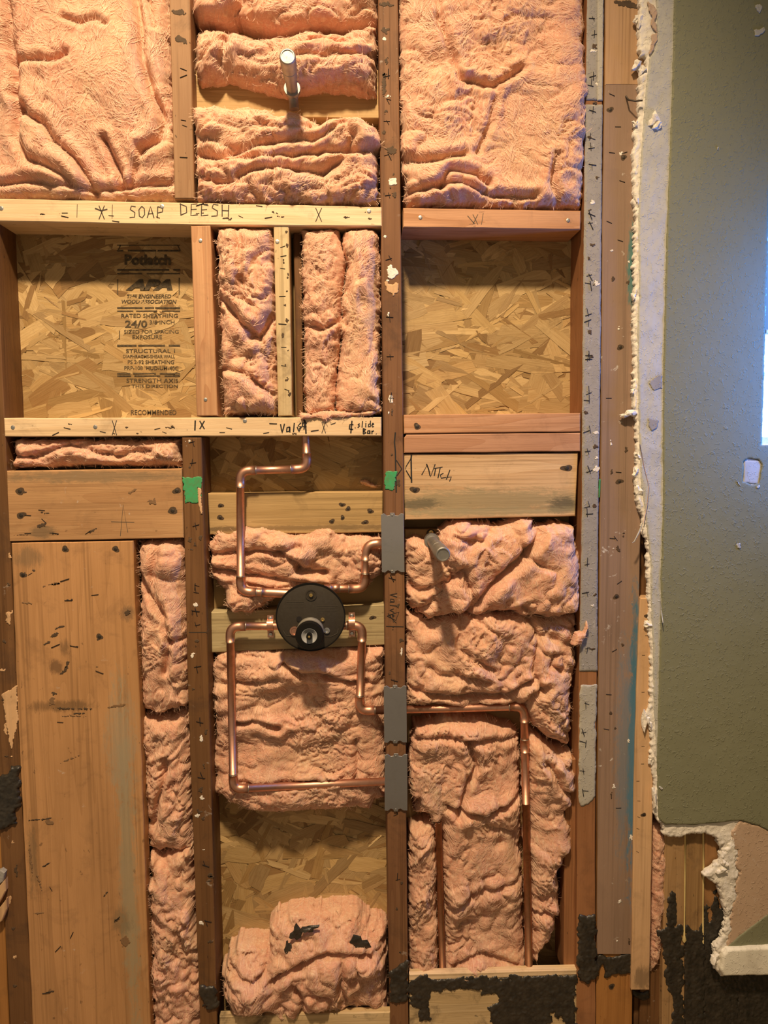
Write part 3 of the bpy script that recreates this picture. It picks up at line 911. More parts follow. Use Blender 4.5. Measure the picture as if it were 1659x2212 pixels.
tag(n1, 'fir rail with a fan of grain at its middle, over the right niche', 'rail')
n2 = board('niche_rail', [(872, 896), (1254, 892), (1254, 933), (873, 937)], -.001, .0885, M_FIRX, seed=9)
tag(n2, 'striped fir rail at the foot of the right niche, upper of the stacked pair', 'rail')
n3 = board('niche_rail', [(878, 939), (1254, 935), (1254, 975), (873, 979), (873, 946)], -.0005, .0885, M_FIRD, seed=10)
tag(n3, 'smooth brown rail between the striped rail and the Nitch block', 'rail')
n4 = board('nitch_block', [(873, 981), (1249, 978), (1243, 1115), (875, 1123)], .004, .042, M_NITCH, seed=11)
tag(n4, 'wide block marked Nitch, mould-stained along its lower edge', 'blocking')
b7 = board('blocking_board', [(14, 1017), (393, 1012), (397, 1162), (20, 1170)], -.0005, .038, M_BLKL, seed=12)
tag(b7, 'wide brown block above the tall plank, left of the green-marked stud', 'blocking')
big = board('wide_plank', [(24, 1173), (288, 1168), (291, 1300), (301, 1500), (312, 1850), (325, 2212), (338, 2700), (92, 2700), (70, 2212), (52, 1820), (39, 1560)], 0.0, .038, M_BIG, seed=13)
tag(big, 'very wide scratched plank filling the lower left of the wall', 'plank')
b9 = board('blocking_board', [(449, 1066), (827, 1062), (827, 1150), (453, 1155)], .045, .083, M_MIDB, seed=14)
tag(b9, 'yellowish block behind the copper riser, under the lower rail', 'blocking')
b10 = board('blocking_board', [(456, 1323), (832, 1306), (832, 1393), (457, 1410)], .048, .086, M_VALB, seed=15)
tag(b10, 'greyish block behind the round black shower valve', 'blocking')
b11 = board('blocking_board', [(419, 150), (822, 150), (822, 256), (421, 252)], .045, .083, M_MIDB, seed=16)
tag(b11, 'block behind the upper pipe stub, between pink rolls', 'blocking')
b13 = board('blocking_board', [(874, 1143), (1252, 1138), (1250, 1240), (876, 1240)], .05, .086, M_MIDB, seed=17)
tag(b13, 'small dark block behind the lower pipe stub, under the Nitch block', 'blocking')
M_PLY = wood('peeled_plywood', (.66, .50, .29), (.50, .35, .17), 'x', 5, .75, (.03, .025, .02), seed=21)
sill = board('tub_ledger', [(884, 2117), (1246, 2104), (1246, 2700), (890, 2700)], .0, .016, M_PLY, seed=18)
tag(sill, 'tar-smeared pale ledger board under the right bay', 'board')
lip = board('pale_edge', [(884, 2105), (1246, 2095), (1246, 2106), (884, 2119)], -.001, .016, M_NEWX, sill)
sill2 = board('tub_ledger', [(474, 2196), (843, 2186), (845, 2700), (476, 2700)], .0, .016, M_PLY, seed=19)
tag(sill2, 'pale ledger board just showing under the middle bay insulation', 'board')

# ---- writing on the boards
def words(par, mat, *items):
    for it in items: ink('handwriting', it, mat, par)
yy_ = -.0013
words(soap, M_INK, write('X', 212, 444, 20, 30, 2.0, yy_) + [stroke([(205, 450), (218, 455), (232, 452)], 3, yy_)], write('SOAP', 279, 445, 19.5, 25, 2.2, yy_, .02), write('DEESH', 388, 439, 22.5, 26, 2.2, yy_, .03),
      write('X', 680, 449, 22, 30, 1.8, yy_), [stroke([(167, 441), (166, 470)], 1.2, yy_)], [stroke([(243, 442), (242, 472)], 1.2, yy_)])
words(plate, M_BLACK, write('X', 241, 908, 16, 32, 1.6, yy_), write('1', 413, 908, 22, 22, 3.2, yy_) + write('X', 430, 909, 17, 18, 2.6, yy_),
      write('Valv', 606, 916, 12, 20, 2.8, yy_, -.08) + [stroke([(650, 913), (644, 920), (652, 924), (646, 926)], 2.6, yy_), stroke([(656, 906), (660, 915), (661, 937)], 3.4, yy_)] + write('¢', 650, 908, 18, 20, 2.8, yy_),
      write('¢', 752, 909, 16, 27, 3, yy_), write('slide', 772, 910, 7.6, 14, 2.3, yy_, -.05) + write('Bar.', 784, 925, 9, 13, 2.6, yy_), write('X', 694, 912, 14, 24, 1.4, yy_))
ink('handwriting', write('X', 1020, 463, 18, 22, 1.4, -.0013) + [stroke([(1010, 466), (1022, 480), (1026, 484)], 1.6, -.0013), stroke([(1044, 460), (1040, 485)], 1.2, -.0013)], M_PENCIL, n1)
N4 = [stroke([(911, 1026), (923, 1004), (930, 1030), (940, 1003)], 2.2, .0037), stroke([(921, 1002), (926, 1014), (929, 1028)], 2.6, .0037), stroke([(941, 1012), (938, 1028)], 2.4, .0037),
      stroke([(938, 1012), (956, 1009)], 2, .0037), stroke([(951, 1010), (946, 1033)], 2.2, .0037), stroke([(958, 1022), (951, 1026), (953, 1033), (964, 1031)], 2.2, .0037),
      stroke([(972, 1015), (964, 1036)], 2.2, .0037), stroke([(965, 1031), (975, 1030), (971, 1040)], 2.2, .0037),
      stroke([(889, 982), (888, 990), (889, 1043)], 3.4, .0037), stroke([(888, 990), (877, 1008)], 2, .0037), stroke([(877, 1016), (890, 1038)], 2.4, .0037), stroke([(877, 1008), (876, 1014)], 1.4, .0037)]
ink('handwriting', N4, M_BLACK, n4)
ink('handwriting', [stroke([(854, 934), (852, 955), (854, 975), (856, 1064)], 3.0, -.0004), stroke([(856, 994), (868, 1013), (857, 1028)], 2.2, -.0004), stroke([(848, 1018), (846, 1028), (848, 1036)], 2, -.0004),
    stroke([(832, 1036), (842, 1034), (850, 1030)], 1.6, -.0004), stroke([(843, 1024), (841, 1050)], 1.4, -.0004)], M_BLACK, s2)
vv = write('Valve', 842, 1282, 11, 16, 1.8, -.0004, vert=True)
vv += [stroke([(836, 1331), (846, 1327), (862, 1322), (855, 1340), (836, 1331)], 1.6, -.0004), stroke([(838, 1325), (848, 1338), (856, 1346)], 1.4, -.0004), stroke([(834, 1353), (872, 1354)], 1.6, -.0004)]
ink('handwriting', vv, M_BLACK, s2)
ink('pencil_line', [stroke([(260, 1158), (266, 1090), (276, 1150)], 1.3, -.0008), stroke([(240, 1127), (290, 1128)], 1.3, -.0008)], M_PENCIL, b7)
ink('pencil_line', [stroke([(408, 1366), (446, 1366), (452, 1358)], 1.4, -.0004)], M_INK, s1)

# spray paint patches
def patch(name, pts, y, mat, parent, seed, th=.0007, en=.003):
    return relief(name, pts, y, y - th, y + .0002, mat, parent, cell=.0016, R=.002, edge_noise=en, edge_freq=60, seed=seed, fray=.003)
patch('green_paint', [(396, 1032), (434, 1030), (438, 1084), (398, 1086)], 0, M_GREENP, s1, 3)
patch('green_paint', [(830, 1018), (858, 1017), (850, 1057), (831, 1058)], 0, M_GREENP, s2, 4)
o = patch('bare_split', [(427, 1052), (434, 1056), (438, 1110), (434, 1112), (428, 1085)], -.0008, M_PALEZ, s1, 5, en=.001); o['label'] = 'pale splintered strip in the dark stud'
for (pts, par, sd_) in [([(4, 1500), (36, 1480), (39, 1560), (30, 1600), (26, 1640)], s0, 6), ([(14, 1320), (24, 1330), (22, 1352), (12, 1345)], s0, 7)]:
    o = patch('split_patch', pts, 0, M_PALEZ, par, sd_, en=.002)
for (pts, sd_) in [([(832, 610), (864, 612), (858, 628), (850, 640), (836, 630)], 8), ([(838, 575), (862, 580), (856, 602), (838, 600)], 9), ([(834, 388), (858, 380), (856, 398), (842, 404)], 12)]:
    o = patch('plaster_smear', pts, 0, M_PLASTR if sd_ != 8 else M_PALEZ, s2, sd_, en=.006)

for k, (pts, lab) in enumerate([([(-20, 1890), (2, 1880), (10, 1886), (6, 1905), (-20, 1925)], 'grey end of a shim at the left edge beside the tarred stud'), ([(-20, 1935), (11, 1900), (12, 1925), (-20, 1985)], 'upper pale split shim at the left edge beside the tarred stud'), ([(-20, 1985), (14, 1942), (14, 1965), (4, 1990), (-20, 2010)], 'lower pale split shim at the left edge beside the tarred stud')]):
    o = board('shim', pts, -.012, .0, M_GREY if k == 0 else M_PALEZ, seed=40 + k); tag(o, lab, 'shim')
# ---- nails and screws on the boards
for (par, y, lst, r, m, nm) in [
    (b7, -.0005, [(43, 1061), (46, 1113), (382, 1060), (373, 1103)], .0042, M_NAIL, 'nail'),
    (n4, .004, [(1224, 1011), (896, 1058)], .0045, M_NAIL, 'nail'),
    (big, 0, [(141, 1186), (250, 1186), (50, 1242), (215, 1375)], .0038, M_NAIL, 'nail'),
    (n1, -.001, [(908, 470), (1227, 476)], .0040, M_SCREW, 'screw'),
    (soap, -.001, [(3, 450), (350, 446), (797, 456)], .0044, M_SCREW, 'screw'),
    (plate, -.001, [(28, 923), (206, 922), (529, 909)], .0042, M_SCREW, 'screw'),
    (v1, -.0005, [(433, 520), (444, 863)], .0038, M_SCREW, 'screw'), (v2, .002, [(599, 522)], .0042, M_SCREW, 'screw'),
    (n2, -.001, [(901, 921)], .004, M_NAIL, 'nail'),
    (b9, .045, [(477, 1092), (476, 1118), (739, 1090), (752, 1099), (800, 1104), (740, 1118), (717, 1126), (789, 1128)], .0030, M_NAIL, 'nail'),
    (wide, 0, [(1331, 1289), (1340, 750), (1338, 1040), (1318, 237), (1347, 340)], .0032, M_NAIL, 'nail'),
    (s5, -.006, [(1399, 1330), (1390, 1760)], .003, M_NAIL, 'nail'), (b10, .048, [(805, 1334)], .0028, M_NAIL, 'nail'),
    (s4, .0035, [(1321, 2131)], .004, M_NAIL, 'nail')]:
    for (px, py) in lst: nail(par, px, py, y, r, m, nm)

# ---- old staples
rn = random.Random(3)
def staples(par, tab, y, ysl, dx=8, cross=True):
    for yy in ysl:
        x = interp(tab, yy) + dx
        staple(par, x + rn.uniform(-3, 6), yy, rn.uniform(-.4, .4), y, size=rn.uniform(.009, .015))
        if cross: staple(par, x + rn.uniform(-2, 5), yy + rn.uniform(-8, 6), 1.4 + rn.uniform(-.35, .35), y, size=rn.uniform(.009, .018))
staples(s3, S3L, -.0018, [40, 75, 165, 185, 240, 300, 320, 356, 464, 482, 595, 612, 680, 693, 768, 776, 850, 865, 932, 975, 1018, 1095, 1110, 1219, 1280, 1360, 1400, 1520, 1582, 1602, 1665, 1708], 12)
staples(s2, S2L, -.0002, [165, 215, 262, 335, 422, 560, 685, 770, 860, 1250, 1470, 1760, 1900], 16)
staples(s1u, S1L, -.0002, [150, 165, 260, 272, 340], 22, False)
staples(s1, S1L, -.0002, [955, 1000, 1135, 1265, 1280, 1320, 1350, 1440, 1560, 1680, 1870, 1990], 22)
staples(v2, [(484, 592), (899, 602)], .0018, [533, 553, 580, 640, 700, 750, 790, 842], 14, False)
for (x, y, a) in [(1335, 274, 0), (1322, 330, .1), (1349, 330, -.3), (1344, 392, .3), (1323, 1163, .1), (1330, 1163, .9), (1322, 205, .4), (1338, 1258, -.6), (1315, 1500, .1), (1310, 1575, .2), (1336, 1745, 0), (1315, 860, 0), (1336, 1020, .1), (1316, 480, .4), (1340, 520, .3), (1327, 1405, -.5)]:
    staple(wide, x, y, a, -.0002, size=.011)
for (x, y, a) in [(120, 1395, -.4), (130, 1560, .1), (215, 1452, .4), (160, 1396, .2), (100, 1868, -.5), (253, 1985, -.7), (155, 2020, -1.1), (125, 2050, -.8), (110, 1920, 1.1), (100, 2145, -.1), (140, 1253, -.3), (148, 1297, 0), (205, 1285, -.1), (65, 1240, -.5)]:
    staple(big, x, y, a, -.0002, size=rn.uniform(.008, .018))
for (x, y, a) in [(60, 1113, .1), (90, 1102, .1), (120, 1152, .2), (190, 1150, -.6), (95, 1125, .8), (60, 1152, 0)]:
    staple(b7, x, y, a, -.0007, size=.012)
for (par, lst, yy) in [(soap, [(140, 460), (140, 468), (240, 466), (250, 478), (432, 442), (445, 443), (520, 468), (580, 470), (520, 438), (560, 445), (750, 470)], -.0012), (plate, [(120, 937), (145, 925), (222, 933), (340, 926), (355, 934), (480, 934), (495, 925), (575, 935), (590, 915), (680, 930), (720, 915)], -.0012)]:
    for (x, y) in lst: staple(par, x, y, rn.uniform(-.5, .5), yy, size=rn.uniform(.008, .016))
for (x, y, a) in [(1397, 1373, 0), (1390, 1415, 0), (1389, 1495, 0), (1389, 1612, 0), (1388, 1650, 0), (1378, 1687, 0), (1380, 1730, .1), (1380, 1765, .4), (1378, 1790, .4), (1377, 1840, .6)]:
    staple(s5, x, y, a, -.0062, size=.006)

def scuff(par, px, py, w, h, ang, y, mat, seed):
    ca, sa = math.cos(ang), math.sin(ang)
    rr = random.Random(seed); m = 9
    pts = []
    for k in range(m):
        t = 2 * math.pi * k / m; q = rr.uniform(.6, 1.25)
        u, v = math.cos(t) * w / 2 * q, math.sin(t) * h / 2 * q
        pts.append((px + u * ca - v * sa, py + u * sa + v * ca))
    relief('scuff_mark', pts, y, y - .0003, y + .0002, mat, par, cell=.0010, R=.001, edge_noise=.0016, edge_freq=170, seed=seed, fray=.0035)
for k, (x, y, w, h, a, m) in enumerate([(130, 1355, 24, 6, -.3, M_SCUFF), (118, 1372, 22, 10, -.5, M_SCUFF), (100, 1390, 20, 6, -.4, M_SCUFF), (216, 1378, 18, 5, -.6, M_SCUFF), (163, 1397, 18, 4, 0, M_SCUFF), (140, 1448, 26, 9, -.9, M_SCUFF), (145, 1435, 8, 16, .3, M_SCUFF),
        (116, 1498, 15, 9, .3, M_SCUFF), (112, 1515, 14, 18, 0, M_SCUFFL), (145, 1531, 60, 5, .03, M_SCUFF), (185, 1531, 34, 5, 0, M_SCUFF), (160, 1547, 60, 5, .02, M_SCUFFL), (253, 1525, 38, 9, -.1, M_SCUFFL), (170, 1541, 36, 4, 0, M_SCUFF), (275, 1325, 18, 16, 0, M_SCUFF),
        (110, 1263, 60, 4, -.2, M_SCUFFL), (122, 1260, 18, 10, -.4, M_SCUFFL), (148, 1296, 20, 4, -.05, M_SCUFF), (58, 1303, 30, 5, .1, M_SCUFFL), (50, 1240, 16, 9, -.3, M_SCUFF), (72, 1234, 10, 4, -.5, M_SCUFF), (90, 1770, 50, 4, -.08, M_SCUFF), (105, 1775, 22, 14, .2, M_SCUFFL),
        (100, 1868, 26, 3, -.5, M_SCUFF), (66, 1850, 6, 70, -.1, M_SCUFFL), (85, 1905, 6, 40, -.35, M_SCUFFL), (110, 2142, 30, 5, -.1, M_SCUFF), (150, 1640, 50, 4, -.4, M_SCUFFL), (252, 1988, 14, 6, -.8, M_SCUFF), (270, 2035, 22, 26, 0, M_SCUFFL), (80, 1973, 24, 4, -.1, M_SCUFFL), (230, 1930, 24, 3, -.8, M_SCUFF), (210, 1440, 10, 3, 0, M_SCUFFL)]):
    scuff(big, x, y, w, h, a, 0, m, 300 + k)
for k, (x, y, w, h, a, m) in enumerate([(45, 1062, 24, 12, .2, M_SCUFF), (100, 1108, 20, 4, .1, M_SCUFF), (90, 1135, 24, 10, -.3, M_SCUFF), (118, 1153, 20, 4, .1, M_SCUFF), (200, 1146, 26, 5, -.5, M_SCUFF), (375, 1100, 18, 8, .1, M_SCUFF), (330, 1084, 26, 14, .2, M_SCUFFL), (50, 1155, 36, 3, -.05, M_SCUFFL), (285, 1062, 22, 8, -.5, M_SCUFFL)]):
    scuff(b7, x, y, w, h, a, -.0005, m, 360 + k)
for k, (pr_, x, y, w, h, a) in enumerate([(s1u, 388, 26, 40, 14, .2), (s1u, 392, 88, 36, 16, .25), (s2, 834, 10, 30, 10, .1), (s2, 832, 66, 26, 14, .2), (s2, 846, 325, 26, 20, 0), (s2, 830, 190, 10, 60, 0), (wide, 1352, 8, 60, 18, .2)]):
    scuff(pr_, x, y, w, h, a, 0 if pr_ != wide else -.0006, M_SCUFF, 700 + k)
for k in range(26):
    yy = rn.uniform(950, 2120); scuff(s1, interp(S1L, yy) + rn.uniform(6, 38), yy, rn.uniform(5, 14), rn.uniform(4, 16), 0, 0, M_SCUFF if k % 3 else M_PLASTR, 400 + k)
for k in range(34):
    yy = rn.uniform(60, 2120)
    if 1105 < yy < 1240 or 1478 < yy < 1755: continue
    scuff(s2, interp(S2L, yy) + rn.uniform(6, 38), yy, rn.uniform(4, 12), rn.uniform(4, 18), 0, 0, M_SCUFF if k % 4 else M_PLASTR, 440 + k)
for k in range(22):
    yy = rn.uniform(200, 2040); scuff(wide, rn.uniform(1316, 1364), yy, rn.uniform(4, 10), rn.uniform(4, 16), 0, 0, M_PLASTR if k % 2 else M_SCUFF, 480 + k)
for k in range(26):
    yy = rn.uniform(40, 1430); scuff(s3, interp(S3L, yy) + rn.uniform(8, 32), yy, rn.uniform(5, 14), rn.uniform(4, 14), 0, -.0017, M_SCUFF if k % 3 else M_PLASTR, 510 + k)
for k in range(16):
    scuff(s0, rn.uniform(2, 22) + (14 if k > 7 else 0), 1200 + k * 62, rn.uniform(6, 14), rn.uniform(6, 30), 0, 0, M_SCUFF if k % 2 else M_PALEZ, 540 + k)
for k in range(18):
    scuff(soap if k % 2 else plate, rn.uniform(20, 800), rn.uniform(452, 472) if k % 2 else rn.uniform(908, 938), rn.uniform(8, 26), rn.uniform(2, 5), rn.uniform(-.2, .2), -.001, M_SCUFF, 560 + k)
for k in range(12):
    yy = 500 + k * 32; scuff(v2, 602 + (yy - 484) * .02 + rn.uniform(2, 20), yy, rn.uniform(4, 8), rn.uniform(5, 16), 0, .002, M_SCUFF, 580 + k)

# ------------------------------------------------------------------ drywall with its torn hole, window and baseboard
def dry_relief(X, Z, s, seed):
    return .0006 * fbm(X * 30, Z * 30, seed, 3)
def rough_h(X, Z, s, seed):
    e = np.exp(-np.maximum(s, 0) / .012)
    return .0016 * fbm(X * 45, Z * 45, seed, 3) + e * .0035 * np.abs(fbm(X * 130, Z * 90, seed + 3, 4))
LE = [(1384, -80), (1381, 20), (1380, 90), (1384, 120), (1398, 124), (1397, 150), (1382, 165), (1380, 200), (1381, 250), (1374, 268), (1370, 330), (1368, 400), (1373, 470), (1370, 560), (1372, 640), (1368, 700), (1370, 800), (1368, 870), (1375, 905), (1377, 980),
      (1372, 1030), (1376, 1080), (1386, 1110), (1390, 1150), (1399, 1170), (1400, 1290), (1402, 1340), (1398, 1355), (1406, 1390), (1404, 1480), (1403, 1520), (1396, 1545), (1408, 1580), (1406, 1640), (1414, 1700), (1412, 1740), (1420, 1778)]
wallp = LE + [(1430, 1782), (1436, 1805), (1470, 1812), (1480, 1803), (1520, 1800), (1548, 1810), (1556, 1835), (1563, 1825), (1560, 1840), (1555, 1862), (1522, 1888), (1520, 1895), (1552, 1912), (1560, 1945), (1570, 1985), (1558, 2030), (1542, 2050), (1545, 2090), (1558, 2108), (1935, 2096), (1935, -80)]
WHOLE = [(1645, 962), (1649, 850), (1657, 560), (1661, 400), (1832, 392), (1826, 955)]
DW = relief('wall_back', wallp, -.013, -.0125, .0, M_PLASTR, cell=.0024, R=.004, yedge=-.0105, edge_noise=.0032, edge_freq=90, hfun=rough_h, holes=[WHOLE], seed=70)
struct(DW)
def face_layer(name, pts, mat, th0, th1, seed, en=.0012, R=.002, cell=.0026, hf=None, freq=50):
    return relief(name, pts, -.013, th1, th0, mat, DW, cell=cell, R=R, yedge=th1 + .0006, edge_noise=en, edge_freq=freq, hfun=hf, seed=seed)
band_pts = [(1412, -80), (1418, 30), (1420, 75), (1416, 105), (1402, 128), (1394, 200), (1390, 260), (1384, 340), (1380, 420), (1378, 500), (1380, 620), (1377, 700), (1378, 860), (1381, 960), (1384, 1040), (1392, 1100), (1398, 1150), (1404, 1200), (1405, 1300), (1410, 1400), (1411, 1500), (1416, 1600), (1420, 1700), (1424, 1776), (1432, 1776),
            (1440, 1400), (1450, 800), (1470, -80)]
SC = face_layer('skim_coat', band_pts, M_PLAST, -.0115, -.0155, 71, hf=lambda X, Z, s, sd: .0007 * fbm(X * 40, Z * 25, sd, 3))
gp = [(1457, -80), (1455, 60), (1452, 200), (1448, 300), (1444, 400), (1440, 520), (1437, 640), (1433, 800), (1432, 980), (1433, 1060), (1430, 1180), (1427, 1250), (1429, 1300), (1425, 1400), (1423, 1500), (1420, 1640), (1421, 1700), (1424, 1770), (1437, 1781), (1500, 1782), (1560, 1776), (1600, 1772), (1640, 1784), (1670, 1800), (1720, 1835), (1760, 1880), (1745, 1930), (1660, 1975), (1600, 2020), (1566, 2050), (1566, 2060), (1935, 2060), (1935, -80)]
hole = [[(1606, 997), (1616, 990), (1640, 994), (1646, 1005), (1641, 1030), (1640, 1044), (1624, 1048), (1604, 1040), (1607, 1010)]]
GP = relief('paint_layer', gp, -.017, -.0172, -.0125, M_GREEN, DW, cell=.0026, R=.002, yedge=-.0166, edge_noise=.0008, edge_freq=60, holes=hole + [WHOLE], seed=72,
            hfun=lambda X, Z, s, sd: .0003 * fbm(X * 20, Z * 20, sd, 3))
GP['label'] = 'olive green wall paint'
tp = [(1590, 1784), (1600, 1772), (1645, 1784), (1720, 1828), (1764, 1880), (1750, 1934), (1660, 1979), (1600, 2018), (1568, 2048), (1576, 2010), (1580, 1960), (1592, 1925), (1590, 1905), (1597, 1885), (1588, 1865), (1595, 1840), (1582, 1830), (1578, 1812), (1582, 1795)]
o = face_layer('torn_paper', tp, M_TORN, -.0115, -.0158, 74, .004, freq=80)
o['label'] = 'brown torn paper face of the drywall'
o = face_layer('bare_gypsum', [(1606, 995), (1646, 993), (1645, 1046), (1604, 1044)], M_PLAST, -.0115, -.0152, 75, .001)
for pts in ([(1590, 1037), (1597, 1046), (1604, 1052), (1598, 1050)], [(1634, 1050), (1642, 1047), (1643, 1052), (1636, 1055)], [(1632, 12), (1642, 8), (1648, 16), (1640, 27), (1636, 22)], [(1630, 66), (1650, 60), (1652, 66), (1640, 78), (1632, 76)], [(1549, 319), (1552, 318), (1552, 324), (1549, 324)],
            [(1590, 1176), (1599, 1174), (1600, 1183), (1594, 1184)], [(1425, 1700), (1433, 1702), (1430, 1712)]):
    relief('paint_chip', pts, -.018, -.0186, -.0170, M_PLAST, DW, cell=.0012, R=.001, edge_noise=.0015, edge_freq=120, seed=int(pts[0][1]))
# brown remnants and grey patches on the skim coat
for i, (pts, m) in enumerate([([(1400, 2), (1412, 12), (1420, 25), (1414, 45), (1420, 65), (1421, 80), (1410, 110), (1402, 120), (1408, 90), (1406, 75), (1418, 70), (1405, 52), (1410, 38), (1400, 18)], M_TORN),
                 ([(1400, 828), (1420, 812), (1431, 812), (1430, 838), (1412, 842)], M_GREY), ([(1402, 904), (1422, 906), (1420, 925), (1408, 930), (1401, 920)], M_GREY)]):
    relief('paint_remnant', pts, -.0165, -.0166, -.0150, m, DW, cell=.0014, R=.001, edge_noise=.002, edge_freq=90, seed=80 + i)
# loose crumbs of plaster along the torn edge
rn2 = random.Random(8)
def crumb(name, px, py, y, size, mat, parent=None, flat=.5, seed=0):
    r = random.Random(seed)
    bm = bmesh.new(); bmesh.ops.create_icosphere(bm, subdivisions=2, radius=1)
    V = []
    off = [r.uniform(-3, 3) for _ in range(3)]
    c = P(px, py, y)
    for v in bm.verts:
        k = 1 + .55 * math.sin(v.co.x * 3.1 + off[0]) * math.cos(v.co.z * 2.7 + off[1]) + .25 * math.sin(v.co.y * 6 + off[2] + v.co.x * 5)
        V.append((c.x + v.co.x * size[0] * k, c.y + v.co.y * size[1] * k, c.z + v.co.z * size[2] * k))
    F = [[q.index for q in f.verts] for f in bm.faces]
    bm.free()
    return link(name, V, F, mat, parent)
k = 0
for (px, py, sx, sz) in [(1380, 45, .006, .012), (1376, 142, .009, .010), (1386, 152, .007, .008), (1374, 45, .004, .005), (1372, 268, .006, .006), (1374, 430, .005, .012), (1368, 640, .004, .006), (1366, 845, .004, .006), (1362, 893, .017, .008), (1350, 896, .010, .003), (1372, 1020, .006, .01), (1378, 1060, .007, .012), (1376, 985, .006, .006),
                         (1415, 262, .010, .012), (1420, 272, .007, .007), (1399, 1350, .008, .006), (1392, 1555, .005, .018), (1402, 1560, .006, .014), (1408, 1640, .005, .012), (1413, 1720, .004, .02), (1543, 2070, .008, .012), (1560, 1880, .010, .006), (1565, 1865, .007, .006)]:
    crumb('plaster_crumb', px, py, -.016 if px > 1410 else -.010, (sx, .006, sz), M_PLASTR, DW, seed=k); k += 1
# fibrous slivers of torn paper
tube('paper_sliver', [P(1388, 1130, -.02), P(1380, 1150, -.03), P(1370, 1170, -.03), P(1366, 1172, -.03)], [.0012, .0016, .0012, .0004], M_PLAST, DW, 6)
tube('paper_sliver', [P(1426, 1298, -.019), P(1429, 1325, -.028), P(1432, 1345, -.03)], [.0008, .0012, .0008], M_PLAST, DW, 6)
tube('tape_strand', [P(1382, 960, -.018), P(1392, 1010, -.019), P(1402, 1050, -.018), P(1398, 1090, -.019), P(1390, 1130, -.018)], .0009, M_TORN, DW, 6)
tube('bent_nail', [P(1352, 208, .0), P(1358, 216, -.014), P(1372, 218, -.022), P(1388, 217, -.024)], .0016, M_NAIL, wide, 8)
# white jagged plaster behind the torn hole
o = relief('ragged_plaster', [(1560, 1850), (1590, 1795), (1588, 1825), (1596, 1835), (1590, 1865), (1598, 1885), (1590, 1910), (1594, 1940), (1582, 1965), (1580, 2010), (1566, 2060), (1572, 2095), (1560, 2106), (1542, 2095), (1545, 2050), (1562, 2020), (1572, 1985), (1562, 1945), (1552, 1912), (1522, 1890), (1550, 1866)], -.016, -.0150, -.010, M_PLASTR, DW, cell=.002, R=.006, yedge=-.0125, edge_noise=.004, edge_freq=90, hfun=rough_h, seed=88)

# window in the same wall, at the right edge
wn = empty('window_1', P(1700, 960, 0)); struct(wn)
def wpoly(name, pts, y0, y1, mat):
    return board(name, pts, y0, y1, mat, wn, bev=.001, jit=0)
wpoly('window_frame', [(1640, 944), (1840, 940), (1840, 962), (1640, 966)], -.004, .05, M_WHITE)
wpoly('window_frame', [(1655, 712), (1840, 706), (1840, 716), (1655, 720)], .012, .05, M_WHITE)
wpoly('window_frame', [(1655, 392), (1840, 388), (1840, 404), (1655, 408)], -.004, .05, M_WHITE)
wpoly('window_frame', [(1822, 392), (1842, 392), (1836, 960), (1816, 960)], -.003, .05, M_WHITE)
wpoly('window_pane', [(1640, 720), (1845, 716), (1845, 942), (1636, 945)], .030, .034, M_SKYLO)
wpoly('window_pane', [(1652, 406), (1845, 404), (1845, 708), (1644, 714)], .022, .026, M_SKYUP)

# unseen side wall with an added window, to account for the blue glow lamp
pR = 1.0
struct(box_w('wall_right', pR, pR + .1, -1.9, -.56, 0, 2.6, M_GREEN))
WR2 = box_w('lower_section', pR, pR + .1, -.56, .0, 0, 1.42, M_GREEN); struct(WR2); WR2.name = 'wall_right_lower'
WR3 = box_w('upper_section', pR, pR + .1, -.56, .0, 1.98, 2.6, M_GREEN); struct(WR3); WR3.name = 'wall_right_upper'
w2 = empty('added_side_window', (pR + .05, -.28, 1.42)); struct(w2)
for (a, b, c, d) in ((-.56, .0, 1.42, 1.46), (-.56, .0, 1.94, 1.98), (-.56, -.53, 1.46, 1.94), (-.03, .0, 1.46, 1.94)):
    box_w('window_frame', pR + .01, pR + .06, a, b, c, d, M_WHITE, w2)

bb = relief('baseboard_back', [(1562, 2108), (1556, 2096), (1562, 2060), (1572, 2050), (1660, 2045), (1935, 2034), (1935, 2096), (1660, 2106)], -.025, -.028, -.012, M_WHITE, cell=.0022, R=.005, yedge=-.024, edge_noise=.0008, seed=90)
struct(bb)

# glue lines in the hole
g1 = tube('glue_drip', [P(1480, 1795, .0005), P(1479.5, 1900, .0005), P(1478.5, 1990, .0005), P(1478, 2020, .0), P(1478, 2030, -.001), P(1478, 2036, .0005)], [.0022, .0018, .0016, .002, .0048, .0008], M_GLUE, None, 8)
tag(g1, 'thin yellow glue line ending in a round drip, in the drywall hole', 'glue')
g2 = tube('glue_drip', [P(1519, 1795, .002), P(1519.5, 1880, .002), P(1518.5, 1960, .002), P(1518.5, 2038, .002)], [.002, .0022, .0016, .0016], M_GLUE, None, 8)
tag(g2, 'speckled yellow glue line nearer the ragged plaster, in the drywall hole', 'glue')

